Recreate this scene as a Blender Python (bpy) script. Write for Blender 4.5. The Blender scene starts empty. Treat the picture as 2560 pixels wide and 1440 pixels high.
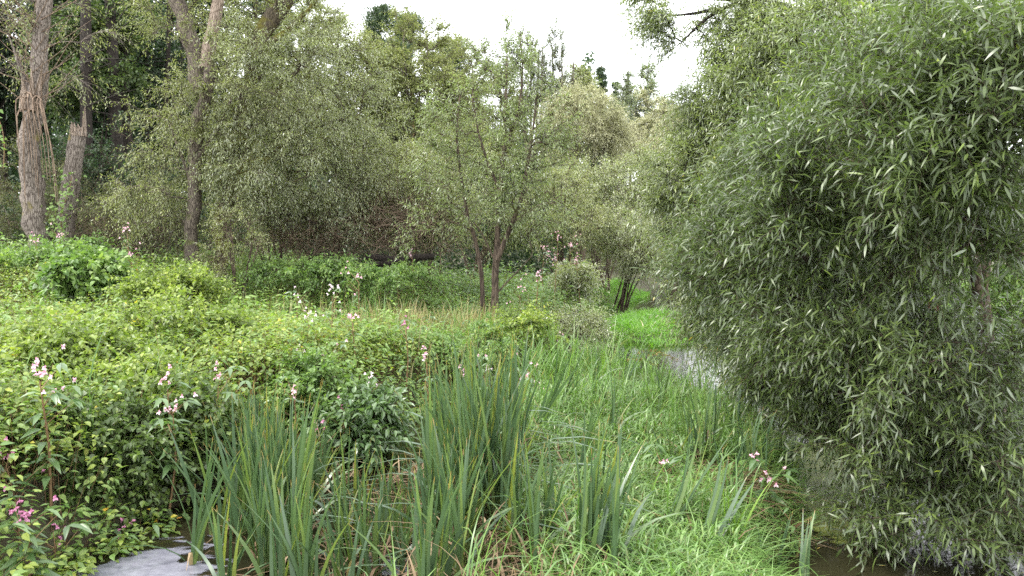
import bpy, math
import numpy as np
from mathutils import Vector

# ------------------------------------------------------------------ camera, sky, sun, exposure
scene = bpy.context.scene
COL = scene.collection
H, F = 2.4, 1898.0                      # eye height above the water, focal length in photo pixels
PITCH = math.atan(130.0 / F)

cam_data = bpy.data.cameras.new("camera")
cam_data.sensor_width = 36.0
cam_data.lens = 36.0 * F / 2560.0
cam_data.clip_start, cam_data.clip_end = 0.05, 2000.0
cam = bpy.data.objects.new("camera", cam_data)
cam.location = (0, 0, H)
cam.rotation_euler = (math.pi / 2 - PITCH, 0, 0)
COL.objects.link(cam)
scene.camera = cam

SUN_EL, SUN_AZ = math.radians(60), math.radians(262)      # azimuth clockwise from +Y
world = bpy.data.worlds.new("World")
scene.world = world
world.use_nodes = True
wn, wl = world.node_tree.nodes, world.node_tree.links
wn.clear()
w_out = wn.new("ShaderNodeOutputWorld")
w_bg = wn.new("ShaderNodeBackground")
w_sky = wn.new("ShaderNodeTexSky")
w_sky.sky_type = 'NISHITA'
w_sky.sun_disc = False
w_sky.sun_elevation, w_sky.sun_rotation = SUN_EL, SUN_AZ
w_tc = wn.new("ShaderNodeTexCoord")
w_noise = wn.new("ShaderNodeTexNoise")
w_noise.inputs["Scale"].default_value = 2.2
w_noise.inputs["Detail"].default_value = 5
w_ramp = wn.new("ShaderNodeValToRGB")
w_ramp.color_ramp.elements[0].position, w_ramp.color_ramp.elements[0].color = 0.3, (9.0, 9.2, 9.6, 1)
w_ramp.color_ramp.elements[1].position, w_ramp.color_ramp.elements[1].color = 0.7, (12.5, 12.5, 12.6, 1)
w_mix = wn.new("ShaderNodeMix")
w_mix.data_type = 'RGBA'
w_mix.inputs["Factor"].default_value = 0.86
wl.new(w_tc.outputs["Generated"], w_noise.inputs["Vector"])
wl.new(w_noise.outputs["Fac"], w_ramp.inputs["Fac"])
wl.new(w_sky.outputs["Color"], w_mix.inputs["A"])
wl.new(w_ramp.outputs["Color"], w_mix.inputs["B"])
wl.new(w_mix.outputs["Result"], w_bg.inputs["Color"])
w_bg.inputs["Strength"].default_value = 0.12
wl.new(w_bg.outputs["Background"], w_out.inputs["Surface"])

sun_data = bpy.data.lights.new("sun", 'SUN')
sun_data.energy = 1.5
sun_data.angle = math.radians(18)
sun_data.color = (1.0, 0.96, 0.88)
sun = bpy.data.objects.new("sun", sun_data)
sd = Vector((math.sin(SUN_AZ) * math.cos(SUN_EL), math.cos(SUN_AZ) * math.cos(SUN_EL), math.sin(SUN_EL)))
sun.rotation_euler = sd.to_track_quat('Z', 'Y').to_euler()
sun.location = (-12, -2, 20)
COL.objects.link(sun)

scene.view_settings.view_transform = 'Standard'
scene.view_settings.look = 'None'
scene.view_settings.exposure = 1.85
scene.view_settings.gamma = 1
scene.cycles.max_bounces = 7
scene.cycles.diffuse_bounces = 4
scene.cycles.glossy_bounces = 2
scene.cycles.transmission_bounces = 5
scene.cycles.sample_clamp_indirect = 6
scene.cycles.use_denoising = False
scene.render.filter_size = 1.1

# ------------------------------------------------------------------ helpers
cp, sp = math.cos(PITCH), math.sin(PITCH)

def ray(px, py):
    u, v = (px - 1280) / F, (720 - py) / F
    return np.array([u, v * sp + cp, v * cp - sp])

def PD(px, py, d):
    """the point seen at photo pixel (px, py) at distance d ahead"""
    r = ray(px, py)
    return np.array([0, 0, H]) + r * (d / r[1])

def PZ(px, py, z=0.0):
    r = ray(px, py)
    return np.array([0, 0, H]) + r * ((z - H) / r[2])

def norm(v):
    return v / np.maximum(np.linalg.norm(v, axis=-1, keepdims=True), 1e-9)

class Mesh:
    """collects vertices, faces and a per-face tint; build() links ONE mesh object"""
    def __init__(self):
        self.v, self.f, self.t, self.n, self.a = [], [], [], 0, []
    def add(self, V, Fc, tint=0.5, along=0.0):
        V = np.asarray(V, dtype=np.float32).reshape(-1, 3)
        Fc = np.asarray(Fc, dtype=np.int64)
        self.v.append(V)
        self.f.append(Fc + self.n)
        self.t.append(np.broadcast_to(np.asarray(tint, dtype=np.float32), (len(Fc),)))
        self.a.append(np.broadcast_to(np.asarray(along, dtype=np.float32), (len(V),)))
        self.n += len(V)
    def data(self, name, mat, origin=(0, 0, 0), smooth=True):
        me = bpy.data.meshes.new(name)
        V = np.concatenate(self.v) - np.asarray(origin, dtype=np.float32)
        tot = np.concatenate([np.full(len(f), f.shape[1], dtype=np.int32) for f in self.f])
        idx = np.concatenate([f.ravel() for f in self.f]).astype(np.int32)
        start = np.concatenate([[0], np.cumsum(tot)[:-1]]).astype(np.int32)
        me.vertices.add(len(V)); me.vertices.foreach_set("co", V.ravel())
        me.loops.add(len(idx)); me.loops.foreach_set("vertex_index", idx)
        me.polygons.add(len(tot)); me.polygons.foreach_set("loop_start", start)
        try:
            me.polygons.foreach_set("loop_total", tot)
        except Exception:
            pass
        me.polygons.foreach_set("use_smooth", np.full(len(tot), smooth))
        at = me.attributes.new("tint", 'FLOAT', 'FACE')
        at.data.foreach_set("value", np.concatenate(self.t).astype(np.float32))
        aa = me.attributes.new("along", 'FLOAT', 'POINT')
        aa.data.foreach_set("value", np.concatenate(self.a).astype(np.float32))
        me.update(calc_edges=True)
        me.materials.append(mat)
        return me
    def build(self, name, mat, parent=None, origin=(0, 0, 0), smooth=True):
        o = bpy.data.objects.new(name, self.data(name, mat, origin, smooth))
        COL.objects.link(o)
        if parent is not None:
            o.parent = parent
        else:
            o.location = origin
        return o

def tag(o, label=None, cat=None, group=None, kind=None):
    if label: o["label"] = label
    if cat: o["category"] = cat
    if group: o["group"] = group
    if kind: o["kind"] = kind
    return o

def thing(name, label, cat, loc, group=None):
    o = bpy.data.objects.new(name, None)
    o.empty_display_size = 0.2
    o.location = loc
    COL.objects.link(o)
    return tag(o, label, cat, group)

def copy_thing(src, loc, rz=0.0, s=1.0, label=None, tilt=(0, 0), group=None):
    r = src.copy(); COL.objects.link(r)
    r.location = loc; r.rotation_euler = (tilt[0], tilt[1], rz); r.scale = (s, s, s) if np.isscalar(s) else s
    if label: r["label"] = label
    if group: r["group"] = group
    for ch in src.children:
        c = ch.copy(); COL.objects.link(c); c.parent = r
        for g in ch.children:
            d = g.copy(); COL.objects.link(d); d.parent = c
    return r

# ------------------------------------------------------------------ materials
def new_mat(name):
    m = bpy.data.materials.new(name); m.use_nodes = True
    nt = m.node_tree; nt.nodes.clear()
    return m, nt.nodes, nt.links, nt.nodes.new("ShaderNodeOutputMaterial")

def ramp(nodes, stops, interp='LINEAR'):
    r = nodes.new("ShaderNodeValToRGB"); cr = r.color_ramp; cr.interpolation = interp
    while len(cr.elements) < len(stops): cr.elements.new(0.5)
    for e, (p, c) in zip(cr.elements, stops):
        e.position = p; e.color = (*c, 1)
    return r

def leaf_mat(name, stops, under=None, trans=0.35, rough=0.45, spec=0.5, tcol=(1.5, 1.7, 0.7)):
    """two-sided leaf: colour by each leaf's own tint, paler underside, light let through"""
    m, n, l, out = new_mat(name)
    at = n.new("ShaderNodeAttribute"); at.attribute_name = "tint"
    r = ramp(n, stops)
    l.new(at.outputs["Fac"], r.inputs["Fac"])
    col = r.outputs["Color"]
    tc = n.new("ShaderNodeMix"); tc.data_type = 'RGBA'; tc.blend_type = 'MULTIPLY'; tc.inputs["Factor"].default_value = 1
    l.new(col, tc.inputs["A"]); tc.inputs["B"].default_value = (*tcol, 1)
    if under:
        geo = n.new("ShaderNodeNewGeometry")
        mx = n.new("ShaderNodeMix"); mx.data_type = 'RGBA'
        l.new(geo.outputs["Backfacing"], mx.inputs["Factor"])
        l.new(col, mx.inputs["A"]); mx.inputs["B"].default_value = (*under, 1)
        col = mx.outputs["Result"]
    p = n.new("ShaderNodeBsdfPrincipled")
    p.inputs["Roughness"].default_value = rough
    p.inputs["Specular IOR Level"].default_value = spec
    l.new(col, p.inputs["Base Color"])
    t = n.new("ShaderNodeBsdfTranslucent"); l.new(tc.outputs["Result"], t.inputs["Color"])
    mix = n.new("ShaderNodeMixShader"); mix.inputs[0].default_value = trans
    l.new(p.outputs[0], mix.inputs[1]); l.new(t.outputs[0], mix.inputs[2])
    l.new(mix.outputs[0], out.inputs["Surface"])
    return m

def bark_mat(name, dark, light, moss=None, scale=9.0, moss_amt=0.0, bump=0.6):
    m, n, l, out = new_mat(name)
    tc = n.new("ShaderNodeTexCoord")
    mp = n.new("ShaderNodeMapping"); mp.inputs["Scale"].default_value = (1, 1, 0.13)
    l.new(tc.outputs["Object"], mp.inputs["Vector"])
    nz = n.new("ShaderNodeTexNoise"); nz.inputs["Scale"].default_value = scale * 2.4; nz.inputs["Detail"].default_value = 6; nz.inputs["Roughness"].default_value = 0.65
    l.new(mp.outputs[0], nz.inputs["Vector"])
    vo = n.new("ShaderNodeTexVoronoi"); vo.feature = 'DISTANCE_TO_EDGE'; vo.inputs["Scale"].default_value = scale * 1.6
    l.new(mp.outputs[0], vo.inputs["Vector"])
    mr = n.new("ShaderNodeMapRange"); mr.inputs["From Max"].default_value = 0.16
    l.new(vo.outputs["Distance"], mr.inputs["Value"])
    mul = n.new("ShaderNodeMath"); mul.operation = 'MULTIPLY'
    l.new(mr.outputs[0], mul.inputs[0]); l.new(nz.outputs["Fac"], mul.inputs[1])
    r = ramp(n, [(0.05, dark), (0.35, tuple((a + b) / 2 for a, b in zip(dark, light))), (0.65, light)])
    l.new(mul.outputs[0], r.inputs["Fac"])
    col = r.outputs["Color"]
    if moss:
        n2 = n.new("ShaderNodeTexNoise"); n2.inputs["Scale"].default_value = 2.3; n2.inputs["Detail"].default_value = 5
        l.new(tc.outputs["Object"], n2.inputs["Vector"])
        rr = n.new("ShaderNodeMapRange"); rr.inputs["From Min"].default_value = 0.62 - moss_amt; rr.inputs["From Max"].default_value = 0.72 - moss_amt
        l.new(n2.outputs["Fac"], rr.inputs["Value"])
        mx = n.new("ShaderNodeMix"); mx.data_type = 'RGBA'
        l.new(rr.outputs[0], mx.inputs["Factor"]); l.new(col, mx.inputs["A"]); mx.inputs["B"].default_value = (*moss, 1)
        col = mx.outputs["Result"]
    p = n.new("ShaderNodeBsdfPrincipled"); p.inputs["Roughness"].default_value = 0.9; p.inputs["Specular IOR Level"].default_value = 0.2
    l.new(col, p.inputs["Base Color"])
    b = n.new("ShaderNodeBump"); b.inputs["Strength"].default_value = bump; b.inputs["Distance"].default_value = 0.03
    l.new(mul.outputs[0], b.inputs["Height"]); l.new(b.outputs[0], p.inputs["Normal"])
    l.new(p.outputs[0], out.inputs["Surface"])
    return m

def blade_mat(name, stops, base, tip, trans=0.3, rough=0.4, spec=0.5, tip_at=0.93, base_to=0.3):
    """long leaf: each blade's own tint, paler foot, browning tip"""
    m, n, l, out = new_mat(name)
    at = n.new("ShaderNodeAttribute"); at.attribute_name = "tint"
    al = n.new("ShaderNodeAttribute"); al.attribute_name = "along"
    r = ramp(n, stops); l.new(at.outputs["Fac"], r.inputs["Fac"])
    m1 = n.new("ShaderNodeMapRange"); m1.inputs["From Min"].default_value = 0.0; m1.inputs["From Max"].default_value = base_to
    l.new(al.outputs["Fac"], m1.inputs["Value"])
    x1 = n.new("ShaderNodeMix"); x1.data_type = 'RGBA'
    l.new(m1.outputs[0], x1.inputs["Factor"]); x1.inputs["A"].default_value = (*base, 1); l.new(r.outputs["Color"], x1.inputs["B"])
    m2 = n.new("ShaderNodeMapRange"); m2.inputs["From Min"].default_value = tip_at; m2.inputs["From Max"].default_value = min(1.0, tip_at + 0.05)
    l.new(al.outputs["Fac"], m2.inputs["Value"])
    x2 = n.new("ShaderNodeMix"); x2.data_type = 'RGBA'
    l.new(m2.outputs[0], x2.inputs["Factor"]); l.new(x1.outputs["Result"], x2.inputs["A"]); x2.inputs["B"].default_value = (*tip, 1)
    p = n.new("ShaderNodeBsdfPrincipled"); p.inputs["Roughness"].default_value = rough; p.inputs["Specular IOR Level"].default_value = spec
    l.new(x2.outputs["Result"], p.inputs["Base Color"])
    t = n.new("ShaderNodeBsdfTranslucent")
    tc = n.new("ShaderNodeMix"); tc.data_type = 'RGBA'; tc.blend_type = 'MULTIPLY'; tc.inputs["Factor"].default_value = 1
    l.new(x2.outputs["Result"], tc.inputs["A"]); tc.inputs["B"].default_value = (1.4, 1.6, 0.8, 1)
    l.new(tc.outputs["Result"], t.inputs["Color"])
    mix = n.new("ShaderNodeMixShader"); mix.inputs[0].default_value = trans
    l.new(p.outputs[0], mix.inputs[1]); l.new(t.outputs[0], mix.inputs[2])
    l.new(mix.outputs[0], out.inputs["Surface"])
    return m

def ground_mat():
    m, n, l, out = new_mat("soil")
    tc = n.new("ShaderNodeTexCoord")
    nz = n.new("ShaderNodeTexNoise"); nz.inputs["Scale"].default_value = 1.3; nz.inputs["Detail"].default_value = 9; nz.inputs["Roughness"].default_value = 0.7
    l.new(tc.outputs["Object"], nz.inputs["Vector"])
    r = ramp(n, [(0.3, (0.035, 0.026, 0.017)), (0.5, (0.06, 0.05, 0.028)), (0.6, (0.05, 0.07, 0.022)), (0.75, (0.07, 0.10, 0.03))])
    l.new(nz.outputs["Fac"], r.inputs["Fac"])
    p = n.new("ShaderNodeBsdfPrincipled"); p.inputs["Roughness"].default_value = 0.95
    l.new(r.outputs["Color"], p.inputs["Base Color"])
    n2 = n.new("ShaderNodeTexNoise"); n2.inputs["Scale"].default_value = 14; n2.inputs["Detail"].default_value = 8
    l.new(tc.outputs["Object"], n2.inputs["Vector"])
    b = n.new("ShaderNodeBump"); b.inputs["Strength"].default_value = 0.8; b.inputs["Distance"].default_value = 0.05
    l.new(n2.outputs["Fac"], b.inputs["Height"]); l.new(b.outputs[0], p.inputs["Normal"])
    l.new(p.outputs[0], out.inputs["Surface"])
    return m

def water_mat():
    m, n, l, out = new_mat("murky_water")
    tc = n.new("ShaderNodeTexCoord")
    n1 = n.new("ShaderNodeTexNoise"); n1.inputs["Scale"].default_value = 0.6; n1.inputs["Detail"].default_value = 4
    l.new(tc.outputs["Object"], n1.inputs["Vector"])
    r = ramp(n, [(0.3, (0.006, 0.005, 0.003)), (0.5, (0.012, 0.011, 0.006)), (0.7, (0.026, 0.024, 0.012))])
    l.new(n1.outputs["Fac"], r.inputs["Fac"])
    p = n.new("ShaderNodeBsdfPrincipled"); p.inputs["Roughness"].default_value = 0.05; p.inputs["IOR"].default_value = 1.25
    l.new(r.outputs["Color"], p.inputs["Base Color"])
    n2 = n.new("ShaderNodeTexNoise"); n2.inputs["Scale"].default_value = 9; n2.inputs["Detail"].default_value = 5
    l.new(tc.outputs["Object"], n2.inputs["Vector"])
    b = n.new("ShaderNodeBump"); b.inputs["Strength"].default_value = 0.15; b.inputs["Distance"].default_value = 0.02
    l.new(n2.outputs["Fac"], b.inputs["Height"]); l.new(b.outputs[0], p.inputs["Normal"])
    l.new(p.outputs[0], out.inputs["Surface"])
    return m

def plain_mat(name, stops, rough=0.7, spec=0.3, trans=0.0):
    return leaf_mat(name, stops, None, trans, rough, spec, (1.2, 1.2, 1.2))

YEL = (0.42, 0.30, 0.03)
M = {}
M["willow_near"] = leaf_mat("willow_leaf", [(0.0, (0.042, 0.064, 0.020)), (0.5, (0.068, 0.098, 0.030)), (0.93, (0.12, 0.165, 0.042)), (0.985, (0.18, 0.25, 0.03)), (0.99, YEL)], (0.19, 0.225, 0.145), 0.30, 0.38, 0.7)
M["willow_grey"] = leaf_mat("grey_willow_leaf", [(0.0, (0.14, 0.163, 0.076)), (0.5, (0.20, 0.225, 0.108)), (1.0, (0.295, 0.315, 0.165))], (0.36, 0.38, 0.28), 0.32, 0.34, 0.8)
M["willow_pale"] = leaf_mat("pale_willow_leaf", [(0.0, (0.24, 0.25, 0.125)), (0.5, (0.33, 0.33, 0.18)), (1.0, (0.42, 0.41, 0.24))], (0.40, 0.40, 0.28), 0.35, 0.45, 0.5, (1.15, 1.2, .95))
M["willow_olive"] = leaf_mat("olive_willow_leaf", [(0.0, (0.12, 0.14, 0.052)), (0.5, (0.175, 0.195, 0.07)), (1.0, (0.26, 0.27, 0.105))], (0.32, 0.34, 0.21), 0.33, 0.36, 0.7)
M["alder"] = leaf_mat("yellow_green_leaf", [(0.0, (0.13, 0.155, 0.055)), (0.5, (0.19, 0.215, 0.080)), (1.0, (0.28, 0.285, 0.12))], None, 0.4, 0.5, 0.4, (1.25, 1.35, .9))
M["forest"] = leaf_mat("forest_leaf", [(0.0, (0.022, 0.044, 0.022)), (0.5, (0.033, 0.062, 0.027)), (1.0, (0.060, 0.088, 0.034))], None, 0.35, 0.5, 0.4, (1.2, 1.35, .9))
M["hazel"] = leaf_mat("hazel_leaf", [(0.0, (0.040, 0.068, 0.022)), (0.5, (0.058, 0.092, 0.026)), (1.0, (0.11, 0.14, 0.035))], None, 0.4, 0.5, 0.4, (1.25, 1.35, .9))
M["willow_green"] = leaf_mat("green_willow_leaf", [(0.0, (0.10, 0.135, 0.050)), (0.5, (0.15, 0.19, 0.070)), (1.0, (0.23, 0.27, 0.11))], (0.33, 0.36, 0.25), 0.34, 0.33, 0.8)
M["willow_tall"] = leaf_mat("olive_green_willow_leaf", [(0.0, (0.095, 0.120, 0.044)), (0.5, (0.145, 0.178, 0.066)), (0.96, (0.23, 0.265, 0.10)), (0.98, YEL)], (0.27, 0.30, 0.21), 0.33, 0.35, 0.8)
M["poplar"] = leaf_mat("grey_green_leaf", [(0.0, (0.12, 0.15, 0.09)), (1.0, (0.20, 0.23, 0.14))], (0.26, 0.28, 0.22), 0.3, 0.45, 0.5)
M["needle"] = leaf_mat("pine_needle", [(0.0, (0.035, 0.065, 0.035)), (1.0, (0.08, 0.11, 0.05))], None, 0.15, 0.5, 0.4)
M["understory"] = leaf_mat("understory_leaf", [(0.0, (0.06, 0.075, 0.028)), (0.5, (0.085, 0.10, 0.035)), (1.0, (0.13, 0.125, 0.05))], (0.15, 0.16, 0.10), 0.3, 0.5, 0.4)
M["bramble"] = leaf_mat("bramble_leaf", [(0.0, (0.085, 0.130, 0.024)), (0.45, (0.145, 0.205, 0.034)), (0.85, (0.245, 0.300, 0.052)), (0.965, (0.30, 0.33, 0.05)), (0.985, (0.50, 0.38, 0.04)), (1.0, (0.40, 0.15, 0.03))], (0.20, 0.24, 0.12), 0.36, 0.42, 0.5)
M["bramble_shaded"] = leaf_mat("shaded_bramble_leaf", [(0.0, (0.045, 0.080, 0.020)), (0.45, (0.075, 0.120, 0.028)), (0.9, (0.13, 0.185, 0.04)), (0.985, (0.30, 0.30, 0.05)), (1.0, (0.40, 0.25, 0.04))], (0.15, 0.19, 0.10), 0.33, 0.45, 0.5)  # darker, greyer leaf green with the bank front's shade put into the colour
M["nettle"] = leaf_mat("nettle_leaf", [(0.0, (0.075, 0.145, 0.036)), (0.5, (0.13, 0.215, 0.052)), (1.0, (0.22, 0.30, 0.075))], (0.16, 0.21, 0.11), 0.35, 0.45, 0.5)
M["balsam_leaf"] = leaf_mat("balsam_leaf", [(0.0, (0.060, 0.115, 0.040)), (1.0, (0.12, 0.19, 0.065))], (0.15, 0.20, 0.12), 0.3, 0.35, 0.7)
M["balsam_stem"] = plain_mat("balsam_stem", [(0.0, (0.16, 0.13, 0.05)), (1.0, (0.20, 0.09, 0.06))])
M["petal"] = leaf_mat("pink_petal", [(0.0, (0.60, 0.28, 0.38)), (0.5, (0.76, 0.50, 0.57)), (1.0, (0.84, 0.72, 0.75))], None, 0.3, 0.6, 0.3, (1.1, 0.9, 1.0))
M["petal_deep"] = leaf_mat("magenta_petal", [(0.0, (0.42, 0.13, 0.26)), (1.0, (0.62, 0.32, 0.45))], None, 0.3, 0.6, 0.3, (1.1, 0.8, 1.0))
M["petal_white"] = leaf_mat("white_petal", [(0.0, (0.72, 0.50, 0.60)), (0.6, (0.8, 0.70, 0.75)), (1.0, (0.85, 0.8, 0.82))], None, 0.3, 0.6, 0.3, (1, 1, 1))
M["cattail"] = blade_mat("cattail_leaf", [(0.0, (0.058, 0.100, 0.052)), (0.6, (0.094, 0.148, 0.074)), (0.9, (0.14, 0.20, 0.06)), (1.0, (0.24, 0.26, 0.06))], (0.24, 0.25, 0.08), (0.35, 0.22, 0.08), .28, .33, .7)
M["cattail_dry"] = blade_mat("dry_cattail_leaf", [(0.0, (0.10, 0.066, 0.040)), (0.6, (0.20, 0.135, 0.082)), (1.0, (0.33, 0.25, 0.16))], (0.13, 0.085, 0.05), (0.40, 0.25, 0.12), 0.2, 0.7, 0.2)
M["grass"] = blade_mat("tussock_grass", [(0.0, (0.070, 0.14, 0.032)), (0.5, (0.118, 0.215, 0.050)), (0.9, (0.19, 0.29, 0.085)), (0.97, (0.42, 0.36, 0.16)), (1.0, (0.5, 0.38, 0.2))], (0.16, 0.17, 0.06), (0.26, 0.30, 0.12), 0.35, 0.38, 0.6)
M["lush"] = blade_mat("lush_grass", [(0.0, (0.085, 0.205, 0.020)), (0.6, (0.13, 0.285, 0.032)), (1.0, (0.21, 0.34, 0.055))], (0.10, 0.16, 0.03), (0.20, 0.32, 0.055), 0.4, 0.45, 0.4)
M["straw"] = blade_mat("straw", [(0.0, (0.27, 0.22, 0.10)), (0.6, (0.37, 0.32, 0.17)), (1.0, (0.24, 0.28, 0.09))], (0.25, 0.18, 0.07), (0.45, 0.35, 0.16), 0.25, 0.6, 0.3)
M["iris"] = blade_mat("young_reed_leaf", [(0.0, (0.13, 0.25, 0.025)), (1.0, (0.22, 0.34, 0.04))], (0.20, 0.24, 0.06), (0.3, 0.3, 0.06), 0.4, 0.4, 0.5)
M["bark_pale"] = bark_mat("pale_willow_bark", (0.07, 0.055, 0.045), (0.30, 0.255, 0.22), (0.20, 0.17, 0.05), 19, 0.0)
M["bark_grey"] = bark_mat("grey_bark", (0.05, 0.04, 0.032), (0.20, 0.165, 0.13), (0.10, 0.11, 0.03), 19, 0.05)
M["bark_moss"] = bark_mat("mossy_bark", (0.04, 0.033, 0.022), (0.13, 0.105, 0.07), (0.11, 0.10, 0.02), 17, 0.14)
M["bark_brown"] = bark_mat("brown_bark", (0.045, 0.033, 0.025), (0.145, 0.108, 0.080), (0.12, 0.13, 0.04), 12, -0.02)
M["bark_dark"] = bark_mat("dark_bark", (0.014, 0.011, 0.009), (0.042, 0.034, 0.028), None, 18)
M["bark_pine"] = bark_mat("pine_bark", (0.06, 0.035, 0.025), (0.24, 0.12, 0.07), None, 5)
M["torn_wood"] = bark_mat("torn_wood", (0.13, 0.095, 0.07), (0.40, 0.32, 0.255), None, 24, 0, 0.8)
M["dead_twig"] = bark_mat("dead_twig", (0.13, 0.092, 0.066), (0.30, 0.22, 0.16), None, 12)
M["soil"], M["water"] = ground_mat(), water_mat()

# ------------------------------------------------------------------ shape makers
def add_tube(m, P, R, k=7, tint=0.5, rough=0.0, rs=None, cap=True):
    P = np.asarray(P, float); n = len(P)
    R = np.broadcast_to(np.asarray(R, float), (n,))
    T = norm(np.gradient(P, axis=0))
    mean = norm((P[-1] - P[0])[None])[0]
    ref = np.array([1.0, 0, 0]) if abs(mean[0]) < 0.8 else np.array([0, 1.0, 0])
    N = norm(np.cross(T, ref)); B = np.cross(T, N)
    a = np.linspace(0, 2 * np.pi, k, endpoint=False)
    rad = R[:, None] * np.ones((n, k))
    if rough and rs is not None:
        rad = rad * (1 + rough * (rs.random((n, k)) - 0.5) + rough * 0.8 * np.sin(a * 3 + rs.random() * 6)[None] * 0.5)
    V = P[:, None] + rad[..., None] * (np.cos(a)[None, :, None] * N[:, None] + np.sin(a)[None, :, None] * B[:, None])
    i = np.arange(n - 1)[:, None] * k; j = np.arange(k)[None]; j2 = (j + 1) % k
    Fq = np.stack([i + j, i + k + j, i + k + j2, i + j2], -1).reshape(-1, 4)[:, ::-1]
    m.add(V.reshape(-1, 3), Fq, tint, np.repeat(np.linspace(0, 1, n), k))
    if cap:
        e = V[-1]
        Vc = np.concatenate([e, P[-1][None]])
        Fc = np.stack([np.arange(k), (np.arange(k) + 1) % k, np.full(k, k)], -1)
        m.add(Vc, Fc, tint, 1.0)

def add_twigs(m, P0, D, L, g, r, nseg=3, tint=0.5):
    """many thin three-sided twigs at once"""
    n = len(P0)
    t = np.linspace(0, 1, nseg + 1)
    C = P0[:, None] + D[:, None] * (L[:, None] * t)[..., None] + np.array([0, 0, -1.0]) * (g[:, None] * L[:, None] * t ** 2)[..., None]
    ref = np.where(np.abs(D[:, :1]) < 0.8, np.array([[1.0, 0, 0]]), np.array([[0, 1.0, 0]]))
    N = norm(np.cross(D, ref)); B = np.cross(D, N)
    rr = np.asarray(r, float).reshape(-1, 1) * (1 - 0.75 * t)[None]
    V = []
    for k in range(3):
        a = k * 2 * np.pi / 3
        V.append(C + rr[..., None] * (math.cos(a) * N + math.sin(a) * B)[:, None])
    V = np.stack(V, 2)                                     # n, s, 3, xyz
    base = (np.arange(n) * (nseg + 1) * 3)[:, None, None]
    s = (np.arange(nseg) * 3)[None, :, None]; j = np.arange(3)[None, None]; j2 = (j + 1) % 3
    Fq = np.stack(np.broadcast_arrays(base + s + j, base + s + j2, base + s + 3 + j2, base + s + 3 + j), -1).reshape(-1, 4)
    m.add(V.reshape(-1, 3), Fq, tint)

def add_leaves(m, P, D, U, L, W, kind, tint, curve=0.15):
    """P base, D direction, U upper side, L length, W width, one row per leaf"""
    n = len(P)
    D = norm(D); S = norm(np.cross(D, U)); U = np.cross(S, D)
    L = np.broadcast_to(L, (n,))[:, None]; W = np.broadcast_to(W, (n,))[:, None] * 0.5
    cv = np.broadcast_to(curve, (n,))[:, None]
    at = lambda t, w, up=0.0: P + D * L * t + S * W * w - U * L * cv * t * t + U * W * up
    b = np.arange(n)[:, None]
    if kind == 'rhomb':
        V = np.stack([at(0, 0), at(.45, 1), at(1, 0), at(.45, -1)], 1)
        m.add(V.reshape(-1, 3), b * 4 + np.arange(4)[None], tint)
    elif kind == 'lance':
        V = np.stack([at(0, 0), at(.28, .85), at(.28, -.85), at(.62, .8), at(.62, -.8), at(1, 0)], 1)
        o = b * 6
        m.add(V.reshape(-1, 3), np.concatenate([o + np.array([[1, 3, 4, 2]])]), tint)
        m.add(np.zeros((0, 3)), np.zeros((0, 4), int), 0.5)
        # the two end triangles share the same vertices
        base = m.n - n * 6
        m.f.append(np.concatenate([o + np.array([[0, 1, 2]]), o + np.array([[3, 5, 4]])]) + base)
        m.t.append(np.concatenate([np.broadcast_to(tint, (n,))] * 2).astype(np.float32))
    elif kind == 'ovate':
        V = np.stack([at(0, 0), at(.2, .8, .25), at(.5, .9, .3), at(1, 0), at(.5, -.9, .3), at(.2, -.8, .25), at(.5, 0)], 1)
        o = b * 7
        q = np.concatenate([o + np.array([[0, 1, 2, 6]]), o + np.array([[0, 6, 4, 5]])])
        m.add(V.reshape(-1, 3), q, np.concatenate([np.broadcast_to(tint, (n,))] * 2))
        base = m.n - n * 7
        m.f.append(np.concatenate([o + np.array([[6, 2, 3]]), o + np.array([[6, 3, 4]])]) + base)
        m.t.append(np.concatenate([np.broadcast_to(tint, (n,))] * 2).astype(np.float32))

def add_blades(m, P, az, h, lean, droop, w, nseg, tint, rs, kink=None, fold=0.0):
    """grass-like blades: rise h, reach lean along az, tip droops"""
    n = len(P)
    t = np.linspace(0, 1, nseg + 1)
    dirv = np.stack([np.cos(az), np.sin(az), np.zeros(n)], -1)
    up = h[:, None] * (t[None] - droop[:, None] * t[None] ** 3)
    out = lean[:, None] * (0.25 * t[None] + 0.75 * t[None] ** 2.2)
    C = P[:, None] + dirv[:, None] * out[..., None] + np.array([0, 0, 1.0]) * up[..., None]
    ang = az + np.pi / 2 + (rs.random(n) - 0.5) * 1.6
    side = np.stack([np.cos(ang), np.sin(ang), np.zeros(n)], -1)
    prof = np.clip(np.minimum(0.55 + 2.5 * t, 1.0) * (1 - t ** 3.0), 0.03, 1)
    ww = w[:, None] * 0.5 * prof[None]
    V = np.stack([C - side[:, None] * ww[..., None], C + side[:, None] * ww[..., None]], 2)
    base = (np.arange(n) * (nseg + 1) * 2)[:, None]
    s = (np.arange(nseg) * 2)[None]
    Fq = np.stack([base + s, base + s + 1, base + s + 3, base + s + 2], -1).reshape(-1, 4)
    m.add(V.reshape(-1, 3), Fq, np.repeat(np.broadcast_to(tint, (n,)), nseg), np.tile(np.repeat(t, 2), n))

def resample(pts, step):
    pts = np.asarray(pts, float)
    seg = np.linalg.norm(np.diff(pts, axis=0), axis=1)
    s = np.concatenate([[0], np.cumsum(seg)])
    n = max(3, int(s[-1] / step) + 1)
    q = np.linspace(0, s[-1], n)
    # smooth the corners a little
    out = np.stack([np.interp(q, s, pts[:, k]) for k in range(3)], -1)
    for _ in range(2):
        out[1:-1] = 0.25 * out[:-2] + 0.5 * out[1:-1] + 0.25 * out[2:]
    return out, q / s[-1]

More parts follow.
